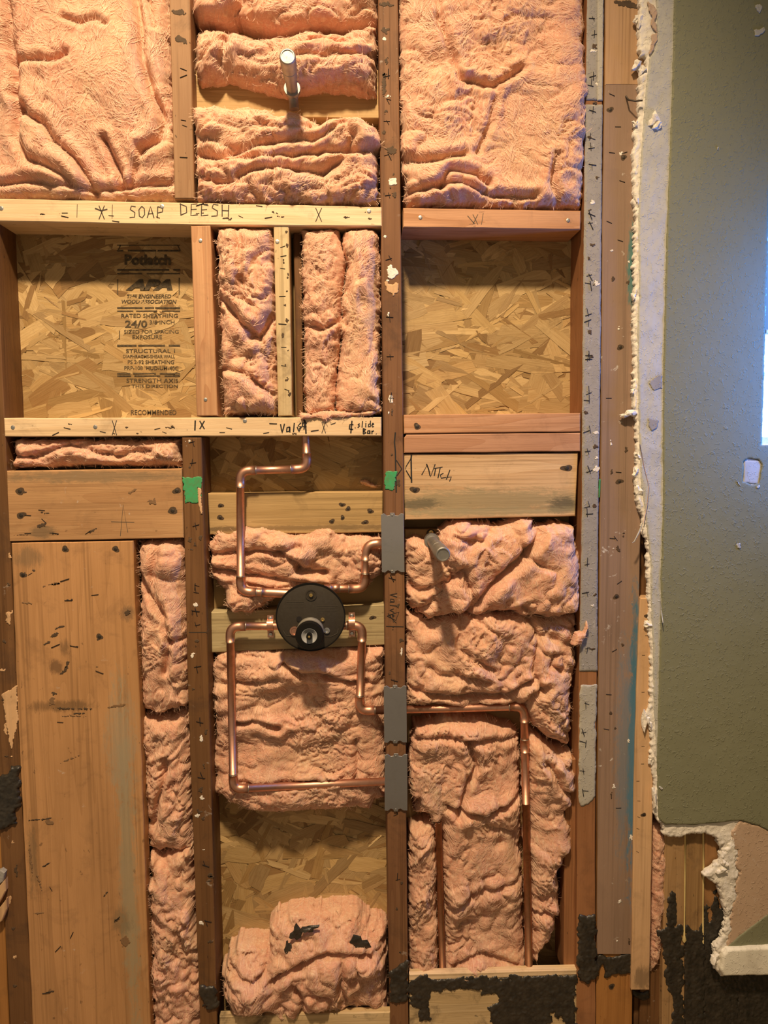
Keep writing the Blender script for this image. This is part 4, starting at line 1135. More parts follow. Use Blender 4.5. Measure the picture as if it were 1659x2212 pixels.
# ------------------------------------------------------------------ black tar
def tar_h(X, Z, s, seed):
    return .0022 * np.abs(fbm(X * 70, Z * 70, seed, 4, .6)) + .0007 * fbm(X * 220, Z * 220, seed + 2, 2)
def tar(pts, y, par, seed, th=.003, en=.006, name='tar_smear', cell=.0022):
    return relief(name, pts, y, y - th, y + .0006, M_TAR, par, cell=cell, R=.006, yedge=y - .0006, edge_noise=en, edge_freq=45, hfun=tar_h, seed=seed)
tar([(-30, 1680), (18, 1672), (26, 1655), (44, 1660), (45, 1745), (34, 1752), (32, 1775), (15, 1788), (-30, 1795)], 0, s0, 101, .006)
tar([(432, 2130), (466, 2125), (472, 2175), (455, 2182), (438, 2172)], 0, s1, 102, .004)
tar([(842, 2100), (880, 2070), (884, 2165), (842, 2165)], 0, s2, 103, .003)
tar([(884, 2112), (1246, 2106), (1246, 2300), (1210, 2200), (1190, 2190), (1180, 2230), (1060, 2230), (1055, 2180), (1080, 2150), (1000, 2135), (935, 2142), (925, 2200), (905, 2212), (900, 2170), (884, 2160)], 0, sill, 104, .002, .010)
tar([(1250, 2010), (1252, 1975), (1286, 1978), (1290, 2110), (1268, 2122), (1246, 2112)], 0, s3, 105, .004)
tar([(1290, 2063), (1366, 2060), (1366, 2102), (1330, 2106), (1310, 2110), (1302, 2085), (1290, 2100)], .0035, s4, 106, .003)
tar([(1420, 2010), (1440, 2010), (1442, 1930), (1452, 1920), (1462, 1945), (1460, 2000), (1475, 1990), (1479, 2700), (1452, 2700), (1452, 2230), (1455, 2170), (1438, 2120), (1434, 2050)], .0025, RS[0], 107, .002)
tar([(1476, 1995), (1492, 2005), (1508, 2010), (1522, 1980), (1522, 2700), (1475, 2700)], .004, RS[1], 108, .002)
tar([(1517, 1960), (1528, 1950), (1530, 1990), (1540, 1960), (1545, 1925), (1554, 1960), (1562, 1950), (1570, 1960), (1600, 2000), (1598, 2700), (1515, 2700)], .0055, RS[2], 109, .002)
tar([(1592, 2095), (1925, 2085), (1925, 2700), (1590, 2700)], .0045, RS[3], 110, .002)
tar([(1566, 2095), (1598, 2095), (1594, 2700), (1560, 2700)], .0052, RS[2], 111, .002)
tar([(1366, 2140), (1402, 2140), (1402, 2155), (1366, 2158)], .02, sd2, 112, .003)

# ------------------------------------------------------------------ insulation
def batt(pts, label, seed, yf=.004, yb=.088, cr=(), lu=(), A=.02, L=.11, ang=0.0, st=1.4, R=.03, ye=None, mat=None, cell=.0026, en=.004, fine=1.0, name='insulation_batt'):
    o = relief(name, pts, yf, yf, yb, mat or M_WOOL, None, cell=cell, R=R, yedge=ye if ye is not None else yf + .03, edge_noise=en, edge_freq=35,
               hfun=cotton(A, L, ang, st, cr, lu, fine, yf), seed=seed, fray=.0025)
    tag(o, label, 'insulation')
    fibres(o, M_FIB, seed, ang)
    return o
batt([(-60, -80), (367, -80), (370, 160), (377, 300), (378, 428), (250, 431), (100, 428), (-60, 424)],
     'big smooth pink batt with long vertical folds at the top left', 201, A=.012, L=.16, st=.7, fine=.7,
     cr=[([(14, -20), (25, 30), (22, 80), (33, 135), (34, 200)], .008, .022), ([(33, 138), (75, 132), (120, 140), (150, 128)], .006, .014), ([(292, -20), (305, 60), (312, 130), (328, 200), (345, 235), (352, 260), (345, 300), (310, 325)], .008, .024),
         ([(35, 210), (60, 250), (95, 275), (115, 310), (160, 350), (195, 400), (205, 425)], .007, .018), ([(48, 240), (40, 300), (60, 345), (110, 372), (150, 400)], .007, .018), ([(230, 310), (245, 345), (260, 375), (262, 405)], .006, .020),
         ([(140, 45), (180, 60), (215, 50), (235, 65)], .005, .010), ([(0, 395), (60, 392), (110, 405), (200, 415), (280, 405), (370, 395)], .006, .016), ([(310, 325), (290, 385), (280, 405)], .006, .014), ([(320, 0), (330, 40), (335, 60)], .005, .012)],
     lu=[(200, 160, .09, .12, 0, .018), (280, 180, .05, .14, 0, .012), (100, 330, .08, .04, -.7, .012)])
batt([(412, -80), (818, -80), (817, 44), (700, 50), (600, 62), (510, 30), (490, 45), (425, 46), (410, 20)], 'pink wad at the very top between the studs, above the roll with the pipe stub', 202, A=.02, L=.09, yf=.02, en=.003,
     lu=[(465, 15, .04, .03, .2, .02)], cr=[([(500, 30), (520, 10), (520, -40)], .006, .02)])
batt([(418, 58), (440, 44), (480, 52), (560, 70), (600, 66), (660, 48), (730, 56), (815, 42), (817, 194), (760, 184), (700, 178), (620, 192), (560, 180), (490, 158), (450, 166), (424, 168), (413, 130), (415, 90)],
     'rolled pink batt behind the upper pipe stub', 203, yb=.066, A=.016, L=.07, st=2.2, yf=-.002, R=.045, ye=.05,
     cr=[([(495, 80), (480, 110), (485, 150)], .007, .02), ([(480, 85), (450, 100), (430, 130)], .005, .012), ([(600, 85), (580, 130), (520, 120)], .006, .01), ([(640, 120), (720, 115), (815, 118)], .005, .012), ([(650, 95), (700, 80), (760, 95)], .005, .012)],
     lu=[(540, 100, .06, .03, 0, .012), (720, 150, .09, .015, 0, .012)], mat=M_WOOLG)
batt([(412, 228), (450, 226), (530, 222), (575, 230), (600, 248), (628, 236), (650, 248), (690, 262), (720, 250), (770, 250), (815, 270), (828, 302), (826, 318), (816, 330), (820, 438), (700, 438), (425, 434), (420, 380), (418, 330)],
     'crumpled pink batt between the upper pipe stub and the soap dish rail', 204, yb=.066, A=.020, L=.075, ang=.25, st=1.7, yf=-.004, R=.03,
     cr=[([(500, 330), (600, 310), (700, 300), (745, 275), (760, 300), (750, 320)], .008, .022), ([(430, 330), (500, 345), (600, 340), (680, 330), (740, 330), (820, 325)], .006, .018), ([(520, 385), (600, 360), (700, 375), (740, 345)], .007, .02), ([(440, 390), (540, 400), (560, 430)], .006, .014), ([(560, 270), (600, 285), (690, 275)], .006, .01)],
     lu=[(770, 290, .05, .022, -.3, .016), (700, 295, .06, .012, .4, .014), (470, 270, .05, .03, 0, .008)], mat=M_WOOLG)
batt([(862, -80), (1268, -80), (1268, 120), (1277, 185), (1271, 215), (1268, 300), (1262, 400), (1256, 450), (1225, 447), (1100, 445), (880, 440), (866, 350), (864, 200)],
     'large flat pink batt at the top of the right bay', 205, A=.016, L=.10, st=1.2, yf=.0,
     cr=[([(940, -20), (955, 60), (970, 110), (985, 165)], .006, .016), ([(990, 175), (1060, 190), (1100, 168), (1125, 150)], .006, .018), ([(880, 350), (950, 345), (1000, 330)], .007, .018), ([(950, 405), (970, 370), (1030, 380), (1060, 400)], .007, .02), ([(1070, 200), (1060, 260), (1030, 330)], .005, .010),
         ([(870, 420), (930, 400), (1000, 395), (1060, 425), (1160, 430)], .006, .02), ([(1200, 340), (1195, 400), (1210, 440)], .006, .014)],
     lu=[(1180, 220, .10, .12, 0, .008)])
batt([(463, 488), (591, 488), (594, 560), (600, 896), (480, 896), (473, 700)], 'pink strip packed between the fir upright and the narrow pale upright', 206, A=.022, L=.075, st=1, yf=.006, en=.003,
     cr=[([(515, 490), (520, 580), (530, 650)], .006, .014), ([(480, 650), (520, 700), (560, 730), (590, 690)], .007, .022), ([(480, 800), (530, 810), (590, 850)], .006, .014)], lu=[(545, 690, .025, .025, 0, .02), (500, 840, .05, .03, -.5, .014)], mat=M_WOOLG)
batt([(650, 490), (735, 490), (748, 560), (738, 640), (740, 700), (728, 800), (722, 893), (662, 900), (655, 850), (655, 700), (650, 600)], 'pink strip beside the narrow pale upright, left of a fluffier strip', 207, A=.018, L=.07, st=.9, yf=.008, en=.003,
     cr=[([(655, 700), (700, 710), (735, 690)], .006, .016)])
batt([(742, 492), (790, 486), (812, 492), (824, 505), (825, 893), (770, 902), (726, 895), (722, 850), (735, 740), (738, 640), (748, 570), (736, 520)], 'fluffy pale pink strip against the tall centre stud', 208, A=.016, L=.06, st=.6, yf=-.002, en=.004, R=.028, ye=.04, mat=M_WOOLG)
batt([(645, 893), (700, 890), (824, 886), (800, 899), (720, 903), (700, 915), (690, 905), (650, 908)], 'thin wisp of pink fluff lying on the lower rail', 222, A=.006, L=.04, yf=-.004, yb=.03, R=.008, ye=.004, en=.003, name='insulation_wisp')
batt([(20, 948), (388, 948), (391, 1011), (200, 1008), (24, 1013)], 'narrow crumpled pink roll squeezed under the lower rail at left', 209, A=.018, L=.055, st=1.8, yf=.012, en=.003, mat=M_WOOLG,
     cr=[([(30, 980), (80, 990), (150, 965), (260, 985), (330, 975)], .005, .014)])
batt([(296, 1168), (400, 1166), (409, 1528), (370, 1535), (345, 1548), (303, 1540), (300, 1400)], 'pink strip right of the wide plank, uppermost of three', 210, A=.022, L=.09, st=.8, yf=.01, en=.003,
     cr=[([(300, 1240), (350, 1320), (370, 1380), (360, 1450)], .006, .018), ([(370, 1380), (400, 1375)], .005, .014), ([(340, 1170), (335, 1260), (360, 1330)], .006, .014)], lu=[(375, 1200, .03, .03, 0, .016)])
batt([(303, 1546), (350, 1552), (408, 1538), (415, 1835), (340, 1845), (316, 1838)], 'pink strip right of the wide plank, middle of three', 211, A=.024, L=.07, ang=.9, st=1.5, yf=.022, en=.003, cr=[([(360, 1640), (350, 1700), (330, 1790)], .006, .018)], mat=M_WOOLG)
batt([(318, 1850), (345, 1858), (413, 1832), (420, 2000), (437, 2060), (432, 2100), (442, 2150), (436, 2200), (440, 2260), (330, 2260)], 'ragged dusty pink strip at the foot of the wall beside the wide plank', 212, A=.026, L=.05, st=.8, ang=.3, yf=.012, en=.006, mat=M_WOOLG)
batt([(452, 1175), (470, 1150), (500, 1150), (530, 1135), (600, 1145), (655, 1156), (690, 1136), (720, 1138), (735, 1155), (825, 1158), (832, 1220), (820, 1245), (795, 1270), (700, 1275), (620, 1290), (560, 1310), (540, 1325), (510, 1328), (488, 1310), (484, 1285), (465, 1265), (452, 1240)],
     'billowing pink wad above the black shower valve', 213, yb=.066, A=.022, L=.075, st=1.5, yf=.036, en=.005, R=.03, ye=.06,
     cr=[([(455, 1195), (520, 1190), (600, 1192), (650, 1180)], .006, .014), ([(600, 1190), (640, 1215), (650, 1235), (700, 1240)], .007, .022), ([(460, 1230), (540, 1240), (600, 1250), (660, 1260)], .006, .018), ([(540, 1260), (600, 1268), (700, 1262)], .005, .014)],
     lu=[(700, 1150, .03, .02, .5, .012), (520, 1305, .04, .02, .2, .012), (670, 1195, .04, .02, .3, .012)])
batt([(452, 1440), (470, 1415), (520, 1402), (640, 1408), (700, 1400), (832, 1400), (835, 1725), (815, 1735), (800, 1755), (760, 1752), (690, 1760), (560, 1762), (490, 1742), (464, 1715), (458, 1640), (462, 1560), (455, 1480)],
     'wide pink batt framed by the copper loop under the shower valve', 214, A=.018, L=.085, st=1.6, yf=.036, en=.004, R=.035, ye=.07,
     cr=[([(610, 1430), (650, 1455), (690, 1452), (760, 1470), (790, 1465)], .005, .02), ([(460, 1480), (540, 1475), (600, 1460)], .006, .014), ([(768, 1600), (775, 1640), (762, 1690)], .005, .014), ([(510, 1560), (560, 1558), (600, 1570)], .005, .016), ([(520, 1690), (620, 1690), (680, 1680)], .005, .012)],
     lu=[(690, 1430, .08, .022, -.1, .012), (560, 1555, .05, .008, 0, .01), (620, 1730, .10, .02, 0, .006)])
batt([(474, 2120), (500, 2070), (505, 2055), (560, 2058), (580, 2065), (578, 2020), (595, 1998), (640, 1992), (690, 1985), (770, 1985), (800, 2010), (836, 2018), (838, 2200), (700, 2200), (640, 2215), (490, 2200), (478, 2170)],
     'heap of pink insulation with dark flakes at the foot of the middle bay', 215, A=.026, L=.075, st=1.1, yf=.006, R=.06, ye=.06, en=.007, mat=M_WOOL, yb=.088,
     cr=[([(500, 2090), (550, 2110), (575, 2095), (580, 2060)], .006, .02), ([(590, 2110), (680, 2060), (740, 2050), (800, 2060)], .007, .022), ([(640, 2120), (655, 2160), (650, 2200)], .006, .018), ([(740, 2060), (735, 2120), (750, 2160)], .006, .016)],
     lu=[(540, 2150, .05, .04, 0, .02), (700, 2130, .04, .06, .3, .02)])
# debris flakes on the heap
for i, (px, py, sx, sz) in enumerate([(668, 2006, .018, .007), (640, 2015, .010, .014), (776, 2036, .018, .013), (622, 2050, .006, .014), (660, 2050, .010, .005), (572, 2131, .010, .004), (725, 2107, .006, .008), (696, 2038, .005, .008)]):
    o = crumb('tar_flake', px, py, -.006 if i != 7 else 0, (sx, .0035, sz), M_TAR, seed=20 + i)
    o.name = 'tar_flake'
    tag(o, ['long dark flake on top of the pink heap', 'dark crust on the left peak of the pink heap', 'broad grey-black flake at the right of the pink heap', 'upright dark sliver in the fold of the pink heap', 'small dark crumb in the middle of the pink heap',
            'little dark chip on the left lobe of the pink heap', 'dark speck low in the pink heap', 'dark speck under the long flake on the pink heap'][i], 'debris', 'dark flakes on the pink heap')
o = crumb('tar_flake', 1101, 1252, -.014, (.0045, .003, .007), M_TAR, seed=33); tag(o, 'single dark chip stuck on the pink batt beside the niche post', 'debris')
batt([(875, 1168), (900, 1160), (930, 1164), (945, 1178), (985, 1200), (990, 1240), (965, 1290), (930, 1330), (890, 1320), (876, 1300)], 'round pink lobe under the lower pipe stub', 216, yb=.066, A=.018, L=.06, yf=.004, R=.04, ye=.06, lu=[(910, 1200, .03, .03, 0, .01)],
     cr=[([(880, 1260), (910, 1275), (960, 1255)], .006, .014)])
batt([(945, 1190), (950, 1145), (985, 1122), (1020, 1124), (1070, 1132), (1110, 1120), (1140, 1116), (1160, 1122), (1155, 1140), (1200, 1128), (1250, 1135), (1256, 1180), (1264, 1220), (1260, 1290), (1252, 1330), (1200, 1340), (1140, 1335), (1100, 1325), (1040, 1335), (985, 1335), (930, 1345), (900, 1330), (930, 1280), (960, 1250)],
     'bulging pink batt under the Nitch block', 217, yb=.066, A=.026, L=.095, ang=.5, st=1.2, yf=-.004, R=.04, ye=.05,
     cr=[([(965, 1255), (1000, 1230), (1020, 1290), (1010, 1325)], .007, .02), ([(1010, 1325), (1040, 1290), (1090, 1235), (1130, 1200), (1170, 1150)], .008, .024), ([(1130, 1310), (1160, 1330), (1250, 1332)], .006, .016), ([(985, 1160), (1040, 1170), (1060, 1150)], .006, .014)],
     lu=[(1200, 1240, .05, .07, 0, .016), (1090, 1280, .03, .03, .5, .014)])
batt([(876, 1320), (930, 1340), (1000, 1325), (1100, 1318), (1180, 1335), (1250, 1325), (1250, 1400), (1248, 1430), (1238, 1490), (1236, 1560), (1233, 1618), (1200, 1610), (1170, 1590), (1145, 1560), (1128, 1530), (1000, 1536), (880, 1528), (878, 1430)],
     'tangled pink batt above the horizontal copper pipe', 218, A=.022, L=.085, ang=-.3, st=1.4, yf=.012, R=.03, ye=.05,
     cr=[([(880, 1480), (960, 1500), (1050, 1508), (1100, 1500), (1150, 1470)], .006, .018), ([(930, 1440), (950, 1455), (1050, 1470)], .006, .014), ([(1140, 1330), (1165, 1380), (1150, 1450), (1170, 1490)], .006, .016), ([(1200, 1420), (1190, 1440), (1210, 1450)], .005, .014), ([(1130, 1540), (1150, 1500), (1180, 1480)], .006, .016), ([(1000, 1340), (990, 1400), (1060, 1440)], .006, .012)],
     lu=[(1190, 1530, .035, .05, 0, .014)])
batt([(884, 1640), (895, 1570), (960, 1545), (1040, 1552), (1124, 1580), (1126, 1700), (1130, 1900), (1138, 2124), (1080, 2126), (960, 2126), (958, 1960), (955, 1820), (948, 1770), (900, 1760), (886, 1700)],
     'long pink batt between the two lower copper risers', 219, A=.020, L=.10, ang=.8, st=1.2, yf=.030, R=.03, ye=.06, en=.005,
     cr=[([(900, 1600), (960, 1590), (1020, 1600), (1120, 1595)], .006, .014), ([(1010, 1600), (1030, 1650), (1005, 1700), (990, 1760)], .006, .02), ([(960, 1740), (1040, 1755), (1120, 1720)], .006, .02), ([(970, 1960), (1040, 1920), (1120, 1900)], .006, .012), ([(980, 2090), (1040, 2060), (1120, 2080)], .006, .014)],
     lu=[(1060, 1730, .05, .02, .2, .014), (1100, 2095, .03, .02, 0, .012)])
batt([(888, 1660), (905, 1655), (940, 1665), (960, 1700), (968, 1750), (955, 1780), (948, 1790), (930, 1770), (915, 1750), (905, 1730), (895, 1760), (888, 1720)], 'yellowish drooping tuft of insulation beside the third steel plate', 220, A=.010, L=.05, ang=1.2, yf=.014, R=.02, ye=.035, yb=.06,
     mat=wool('yellowed_fibreglass', .9), name='insulation_tuft')
batt([(884, 1800), (905, 1795), (930, 1785), (944, 1800), (945, 1960), (950, 2128), (886, 2128), (882, 1960)], 'stringy pink strip left of the thin old pipe', 221, A=.020, L=.06, ang=1.0, st=1.8, yf=.022, ye=.05)
batt([(1140, 1600), (1160, 1590), (1200, 1622), (1241, 1630), (1244, 1700), (1240, 1740), (1222, 1760), (1243, 1790), (1240, 1840), (1222, 1860), (1212, 1885), (1214, 1960), (1216, 1975), (1205, 1990), (1200, 2030), (1175, 2060), (1165, 2085), (1158, 2090), (1150, 2060), (1150, 1990), (1146, 1900), (1142, 1750)],
     'tapering pink strip right of the tall copper riser', 223, A=.024, L=.08, st=1.0, yf=.012, ye=.05, en=.005,
     cr=[([(1180, 1640), (1210, 1700), (1240, 1720)], .006, .02), ([(1150, 1980), (1180, 1970), (1210, 1990)], .006, .014)])
batt([(1408, 1780), (1438, 1778), (1440, 1860), (1438, 1960), (1428, 2000), (1436, 2030), (1428, 2080), (1404, 2112), (1404, 1900)], 'thin pink sliver of insulation beside the pale furring strip', 224, A=.012, L=.04, st=.7, yf=.012, ye=.03, R=.014, en=.002, mat=M_WOOLG)
batt([(1236, 1395), (1246, 1372), (1262, 1365), (1270, 1345), (1274, 1358), (1268, 1376), (1256, 1392), (1242, 1400)], 'loose pink wisp curling over the grey painted stud', 225, A=.004, L=.03, yf=-.014, yb=.004, ye=-.004, R=.008, en=.002, cell=.0015, name='insulation_wisp')
batt([(776, 1040), (792, 1034), (815, 1050), (810, 1055), (790, 1050)], 'scrap of pink fluff on the sheathing over the yellowish block', 226, A=.004, L=.03, yf=.078, yb=.088, ye=.086, R=.008, en=.003, cell=.0015, name='insulation_scrap')

# ------------------------------------------------------------------ copper
RP = .0080
def arc(p0, c, p1, r, n=8):
    """corner at c between directions to p0 and p1, rounded by r"""
    a = (p0 - c).normalized(); b = (p1 - c).normalized()
    s = c + a * r; e = c + b * r
    return [s * (1 - t) ** 2 + c * 2 * t * (1 - t) + e * t ** 2 for t in [k / n for k in range(n + 1)]], s, e

def run(name, pts, y, label, mat=None, r=RP, fit=True, couplings=(), group=None):
    """a soldered pipe run: straight pipes, elbows, couplings"""
    Q = [P(*(p if len(p) == 3 else (p[0], p[1], y))) for p in pts]
    root = empty(name, Q[0]); tag(root, label, 'copper pipe', group)
    m = mat or M_COPPER
    seg = [list(pr) for pr in zip(Q, Q[1:])]
    er = .019
    for i in range(1, len(Q) - 1):
        A, s, e = arc(Q[i - 1], Q[i], Q[i + 1], er)
        a = (Q[i - 1] - Q[i]).normalized(); b = (Q[i + 1] - Q[i]).normalized()
        A = [s + a * .012] + A + [e + b * .012]
        el = tube('elbow', A, r * 1.17, m, root)
        for (q, d) in ((s + a * .012, a), (e + b * .012, b)):
            tube('solder_joint', [q - d * .0006, q + d * .0014], [r * 1.19, r * 1.08], M_SOLDER, el, 16)
    for (a, b) in seg:
        d = (b - a).normalized()
        tube('pipe', [a, b] if True else [], r, m, root) if (b - a).length < .05 else tube('pipe', [a + d * (er if a is not Q[0] else 0), b - d * (er if b is not Q[-1] else 0)], r, m, root)
    for (px, py, horiz, hl) in couplings:
        c = P(px, py, y); i = min(range(len(seg)), key=lambda k: ((seg[k][0] + seg[k][1]) / 2 - c).length if False else _sd(seg[k], c))
        a, b = seg[i]; d = (b - a).normalized(); t = (c - a).dot(d); c = a + d * t
        cp = tube('coupling', [c - d * hl, c + d * hl], r * 1.17, m, root)
        for s in (-1, 1): tube('solder_joint', [c + d * s * hl, c + d * s * (hl + .0014)], [r * 1.19, r * 1.08], M_SOLDER, cp, 16)
    return root
def _sd(s, c):
    a, b = s; d = b - a; t = max(0, min(1, (c - a).dot(d) / d.length_squared)); return (a + d * t - c).length
YP = .018
run('copper_pipe', [(659, 915), (663.5, 1013), (519, 1017), (520, 1278), (600, 1281), (640, 1284)], YP, 'copper riser with offset bends climbing from the valve to the lower rail', couplings=[])
run('copper_pipe', [(700, 1271), (787.5, 1272), (791, 1176), (850, 1172)], YP, 'short copper bend from the valve up to the first steel plate', couplings=[(724, 1272, True, .009)])
run('copper_pipe', [(650, 1352), (497, 1353), (504, 1704), (850, 1687)], YP, 'long copper loop dropping left of the valve to the third steel plate', couplings=[])
run('copper_pipe', [(700, 1352), (783, 1351), (776, 1535), (1132, 1526), (1136, 1735)], YP, 'copper run from the valve through the centre stud and down the right bay', couplings=[(1133, 1610, False, .013)])
run('old_pipe', [(1136, 1733), (1143, 2112)], YP, 'dull brown lower length of the tall riser in the right bay', M_COPPER2, .0078)
run('old_pipe', [(947, 1775), (956, 2112)], YP + .004, 'thin dull brown pipe at the left of the right bay', M_COPPER2, .0068)

def strap(px, pyt, pyb, label):
    t = P(px, pyt, YP + .016); b = P(px, pyb, YP + .016); c = P(px, (pyt + pyb) / 2, YP)
    root = empty('pipe_strap', P(px, pyb, YP + .01)); tag(root, label, 'pipe strap')
    w = .0062; V = []; F = []
    prof = [(.0, t.z + .006), (.0, t.z - .006)]
    pts = [(c.y + .002, t.z + .007), (c.y + .002, c.z + RP * 1.45)]
    for k in range(0, 13):
        a = math.pi / 2 + math.pi * 0 + math.pi * k / 12
        pts.append((c.y - abs(math.cos(a - math.pi / 2 - math.pi / 2 + math.pi / 2)) * 0 - math.sin(math.pi * k / 12) * RP * 1.45, c.z + math.cos(math.pi * k / 12) * RP * 1.45))
    pts += [(c.y + .002, c.z - RP * 1.45), (c.y + .002, b.z - .007)]
    n = len(pts)
    for (yy, zz) in pts:
        V += [(c.x - w, yy, zz), (c.x + w, yy, zz)]
    for i, (yy, zz) in enumerate(pts):
        V += [(c.x - w, yy + .0014, zz), (c.x + w, yy + .0014, zz)]
    for i in range(n - 1):
        F += [[2 * i, 2 * i + 1, 2 * i + 3, 2 * i + 2], [2 * n + 2 * i, 2 * n + 2 * i + 2, 2 * n + 2 * i + 3, 2 * n + 2 * i + 1], [2 * i, 2 * i + 2, 2 * n + 2 * i + 2, 2 * n + 2 * i], [2 * i + 1, 2 * n + 2 * i + 1, 2 * n + 2 * i + 3, 2 * i + 3]]
    bd = link('band', V, F, M_COPPER, root)
    for q in (t, b):
        lathe('screw', (c.x, c.y + .004, q.z), (0, -1, 0), [(0, .0046), (.003, .0044), (.0045, .003), (.005, .0003)], M_SCREW, bd, seg=16)
strap(584, 1333, 1366, 'two-hole copper strap with screws, left of the black valve disc')
strap(760, 1327, 1364, 'two-hole copper strap with screws, right of the black valve disc')

# ------------------------------------------------------------------ shower valve
vy = -.022
vc = P(671, 1333, vy)
val = empty('shower_valve', vc); tag(val, 'round black shower valve with a protruding cartridge stem', 'shower valve')
def ring(name, c, prof, mat, seg=64, ax=(0, -1, 0), caps=True): return sharp(lathe(name, c, ax, prof, mat, val, seg=seg, caps=caps))
ring('disc', vc + Vector((0, .001, 0)), [(-.007, .0655), (-.001, .0668), (.0005, .0668), (.001, .0655), (.001, .0002)], M_VALVE)
ring('rim', vc, [(-.004, .0672), (0, .0680), (.0016, .0676), (.0016, .0656), (-.004, .0656), (-.004, .0672)], M_VRING, caps=False)
ring('valve_body', vc + Vector((0, .006, 0)), [(-.045, .024), (-.012, .026), (0, .026)], M_BRASS, 32)
pc = P(672, 1285, vy)
ring('test_port', pc, [(0, .0112), (.0016, .0112), (.0016, .0088), (.0006, .0086), (.0006, .0055), (.002, .005), (.002, .0002)], M_VALVE, 32)
ring('port_pin', pc + Vector((0, -.002, 0)), [(0, .0034), (.0026, .0033), (.0028, .0016), (.0004, .0014), (.0004, .0002)], M_BRASS, 16)
sc0 = P(670.5, 1362, vy)
ring('sleeve', sc0, [(0, .0262), (.012, .0262), (.0125, .0255), (.0165, .0255), (.017, .0262), (.026, .026)], M_VRIM)
ring('bonnet_ring', sc0 + Vector((0, -.026, -.001)), [(0, .0258), (.001, .0268), (.011, .0268), (.014, .0255), (.0145, .0160), (.012, .0152), (.004, .0150)], M_VRING)
ring('inner_cup', sc0 + Vector((0, -.030, -.001)), [(0, .0150), (.0095, .0150), (.0095, .0142), (.004, .0075), (.004, .0002)], M_CONE, 48)
ring('stem', sc0 + Vector((0, -.033, -.001)), [(0, .0058), (.014, .0056), (.014, .0030), (.010, .0028), (.010, .0002)], M_VRING, 24)
ring('stem_screw', sc0 + Vector((0, -.0435, -.001)), [(0, .0026), (.0025, .0024), (.003, .0004)], M_BRASS, 12)
for (px, py, r, m, nm) in [(697, 1338, .0040, M_BRASS, 'plate_screw'), (706, 1362, .0062, M_SCREW, 'stop_screw')]:
    ring(nm, P(px, py, vy - .001), [(0, r), (.0018, r * .95), (.002, r * .5), (.001, r * .4), (.001, .0002)], m, 20)
ring('plate_hole', P(646, 1337, vy - .001), [(0, .0052), (.0008, .005), (.0008, .0002)], M_HOLE, 20)
ring('inlet_stop', P(636, 1363, vy - .001), [(0, .0092), (.002, .009), (.002, .0062), (.001, .0058), (.001, .0002)], M_COPPER, 24)
o = ink('embossed_line', [stroke([(612, 1362), (617, 1372), (634, 1374), (640, 1374)], 1.0, vy - .0013), stroke([(702, 1374), (716, 1374), (728, 1368), (731, 1358)], 1.0, vy - .0013), stroke([(619, 1299), (656, 1299)], .8, vy - .0013)]
        + [stroke([(619 + k % 2 * 2, 1303 + k * 4), (656 - (k * 5) % 9, 1303 + k * 4)], .45, vy - .0013) for k in range(3)] + [stroke([(684 + k % 3 * 2, 1308 + k * 5), (730 - (k * 7) % 12, 1308 + k * 5)], .45, vy - .0013) for k in range(3)], M_DIM, val)

# ------------------------------------------------------------------ galvanised stubs
def stub(base, tip, label):
    """threaded nipple with a cap, standing out of the wall"""
    b = P(*base); t = P(*tip); ax = (t - b).normalized(); L = (t - b).length
    root = empty('pipe_stub', b); tag(root, label, 'pipe stub')
    def s(nm, prof, m=M_ZINC, seg=32): return sharp(lathe(nm, b, ax, prof, m, root, seg=seg))
    s('nipple', [(0, .0105), (L * .62, .0105)])
    s('collar', [(L * .03, .0150), (L * .10, .0155), (L * .115, .0150), (L * .115, .0112)])
    s('coupling', [(L * .45, .0112), (L * .46, .0126), (L * .64, .0126), (L * .65, .0108)])
    s('cap', [(L * .66, .0112), (L * .67, .0134), (L * .80, .0140), (L * .975, .0140), (L * .992, .0132), (L, .0120), (L, .0105), (L * .99, .0102), (L * .99, .0002)])
    return root
stub((632, 198, .018), (621, 121, -.118), 'galvanised pipe stub with a cap in front of the upper pink roll')
stub((931, 1166, .022), (957, 1198, -.125), 'galvanised pipe stub with a cap under the Nitch block')
dr = empty('drop_pipe', P(635, 240, .03)); tag(dr, 'short steel drop below the upper pipe stub, entering the pink batt', 'pipe')
tube('pipe', [P(633, 205, .022), P(636, 236, .022)], .009, M_ZINC, dr)
de = empty('drop_ear_fitting', P(932, 1158, .04)); tag(de, 'brass drop-ear plate with one bright screw behind the lower pipe stub', 'pipe fitting')
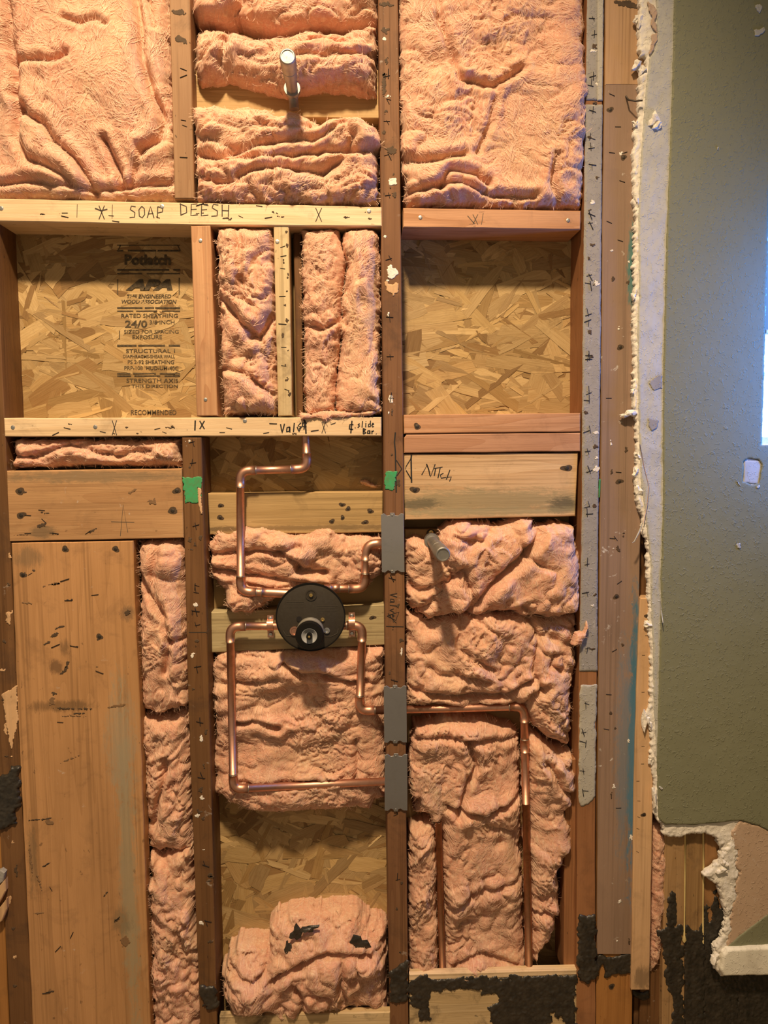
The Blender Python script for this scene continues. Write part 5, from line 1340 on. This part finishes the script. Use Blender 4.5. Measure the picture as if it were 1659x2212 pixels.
sharp(lathe('ear', P(931, 1153, .04), (0, -1, 0), [(-.004, .009), (.002, .009), (.003, .008), (.003, .0002)], M_NAIL, de, seg=24))
lathe('screw', P(931, 1150, .037), (0, -1, 0), [(0, .0048), (.002, .0044), (.0025, .0016), (.001, .0014), (.001, .0002)], M_BRASS, de, seg=16)

# ------------------------------------------------------------------ steel nail plates
def nplate(x0, x1, y0, y1, dx, label, text=True):
    n = 3
    pts = [(x0, y0 + 2), (x0 + 6, y0 - 1), (x0 + 13, y0 + 4), (x0 + 19, y0 + 3), (x0 + 20, y0 - 2), (x0 + 29, y0 - 2), (x0 + 30, y0 + 3), (x0 + 37, y0 + 4), (x0 + 43, y0 - 1), (x1, y0)]
    pts += [(x1 + dx, y1), (x1 + dx - 8, y1), (x1 + dx - 15, y1 - 4), (x1 + dx - 20, y1 - 2), (x1 + dx - 21, y1 + 2), (x1 + dx - 29, y1 + 2), (x1 + dx - 30, y1 - 2), (x1 + dx - 36, y1 - 4), (x0 + dx + 7, y1 + 1), (x0 + dx, y1)]
    o = board('nail_plate', pts, -.0042, -.0022, M_PLATE, bev=.0004, jit=0)
    tag(o, label, 'nail plate')
    if text:
        cx = (x0 + x1) / 2; cy = (y0 + y1) / 2
        ink('embossed_mark', [stroke([(cx - 4, cy - 8 + 7 * k), (cx - 4 + 4, cy - 8 + 7 * k), (cx, cy - 4 + 7 * k)], .8, -.0044) for k in range(5)] + [stroke([(cx + 8, cy + 6 * k), (cx + 10, cy + 3 + 6 * k)], .7, -.0044) for k in range(3)], M_ZINC, o)
    for (ax, ay) in ((x0 + 24, y0 + 3), (x0 + 24, y1 - 3)):
        nail(o, ax, ay, -.0042, .0016, M_ZINC, 'prong')
nplate(823, 872, 1110, 1236, 2, 'grey steel nail plate high on the centre stud, nearest the Nitch block')
nplate(829, 878, 1482, 1604, 1, 'grey steel nail plate where the copper pipe crosses the centre stud, middle of three', False)
nplate(831, 880, 1630, 1751, 0, 'grey steel nail plate at the foot of the copper loop, lowest of three')

for o in bpy.data.objects:
    if 'wo' in o: del o['wo']
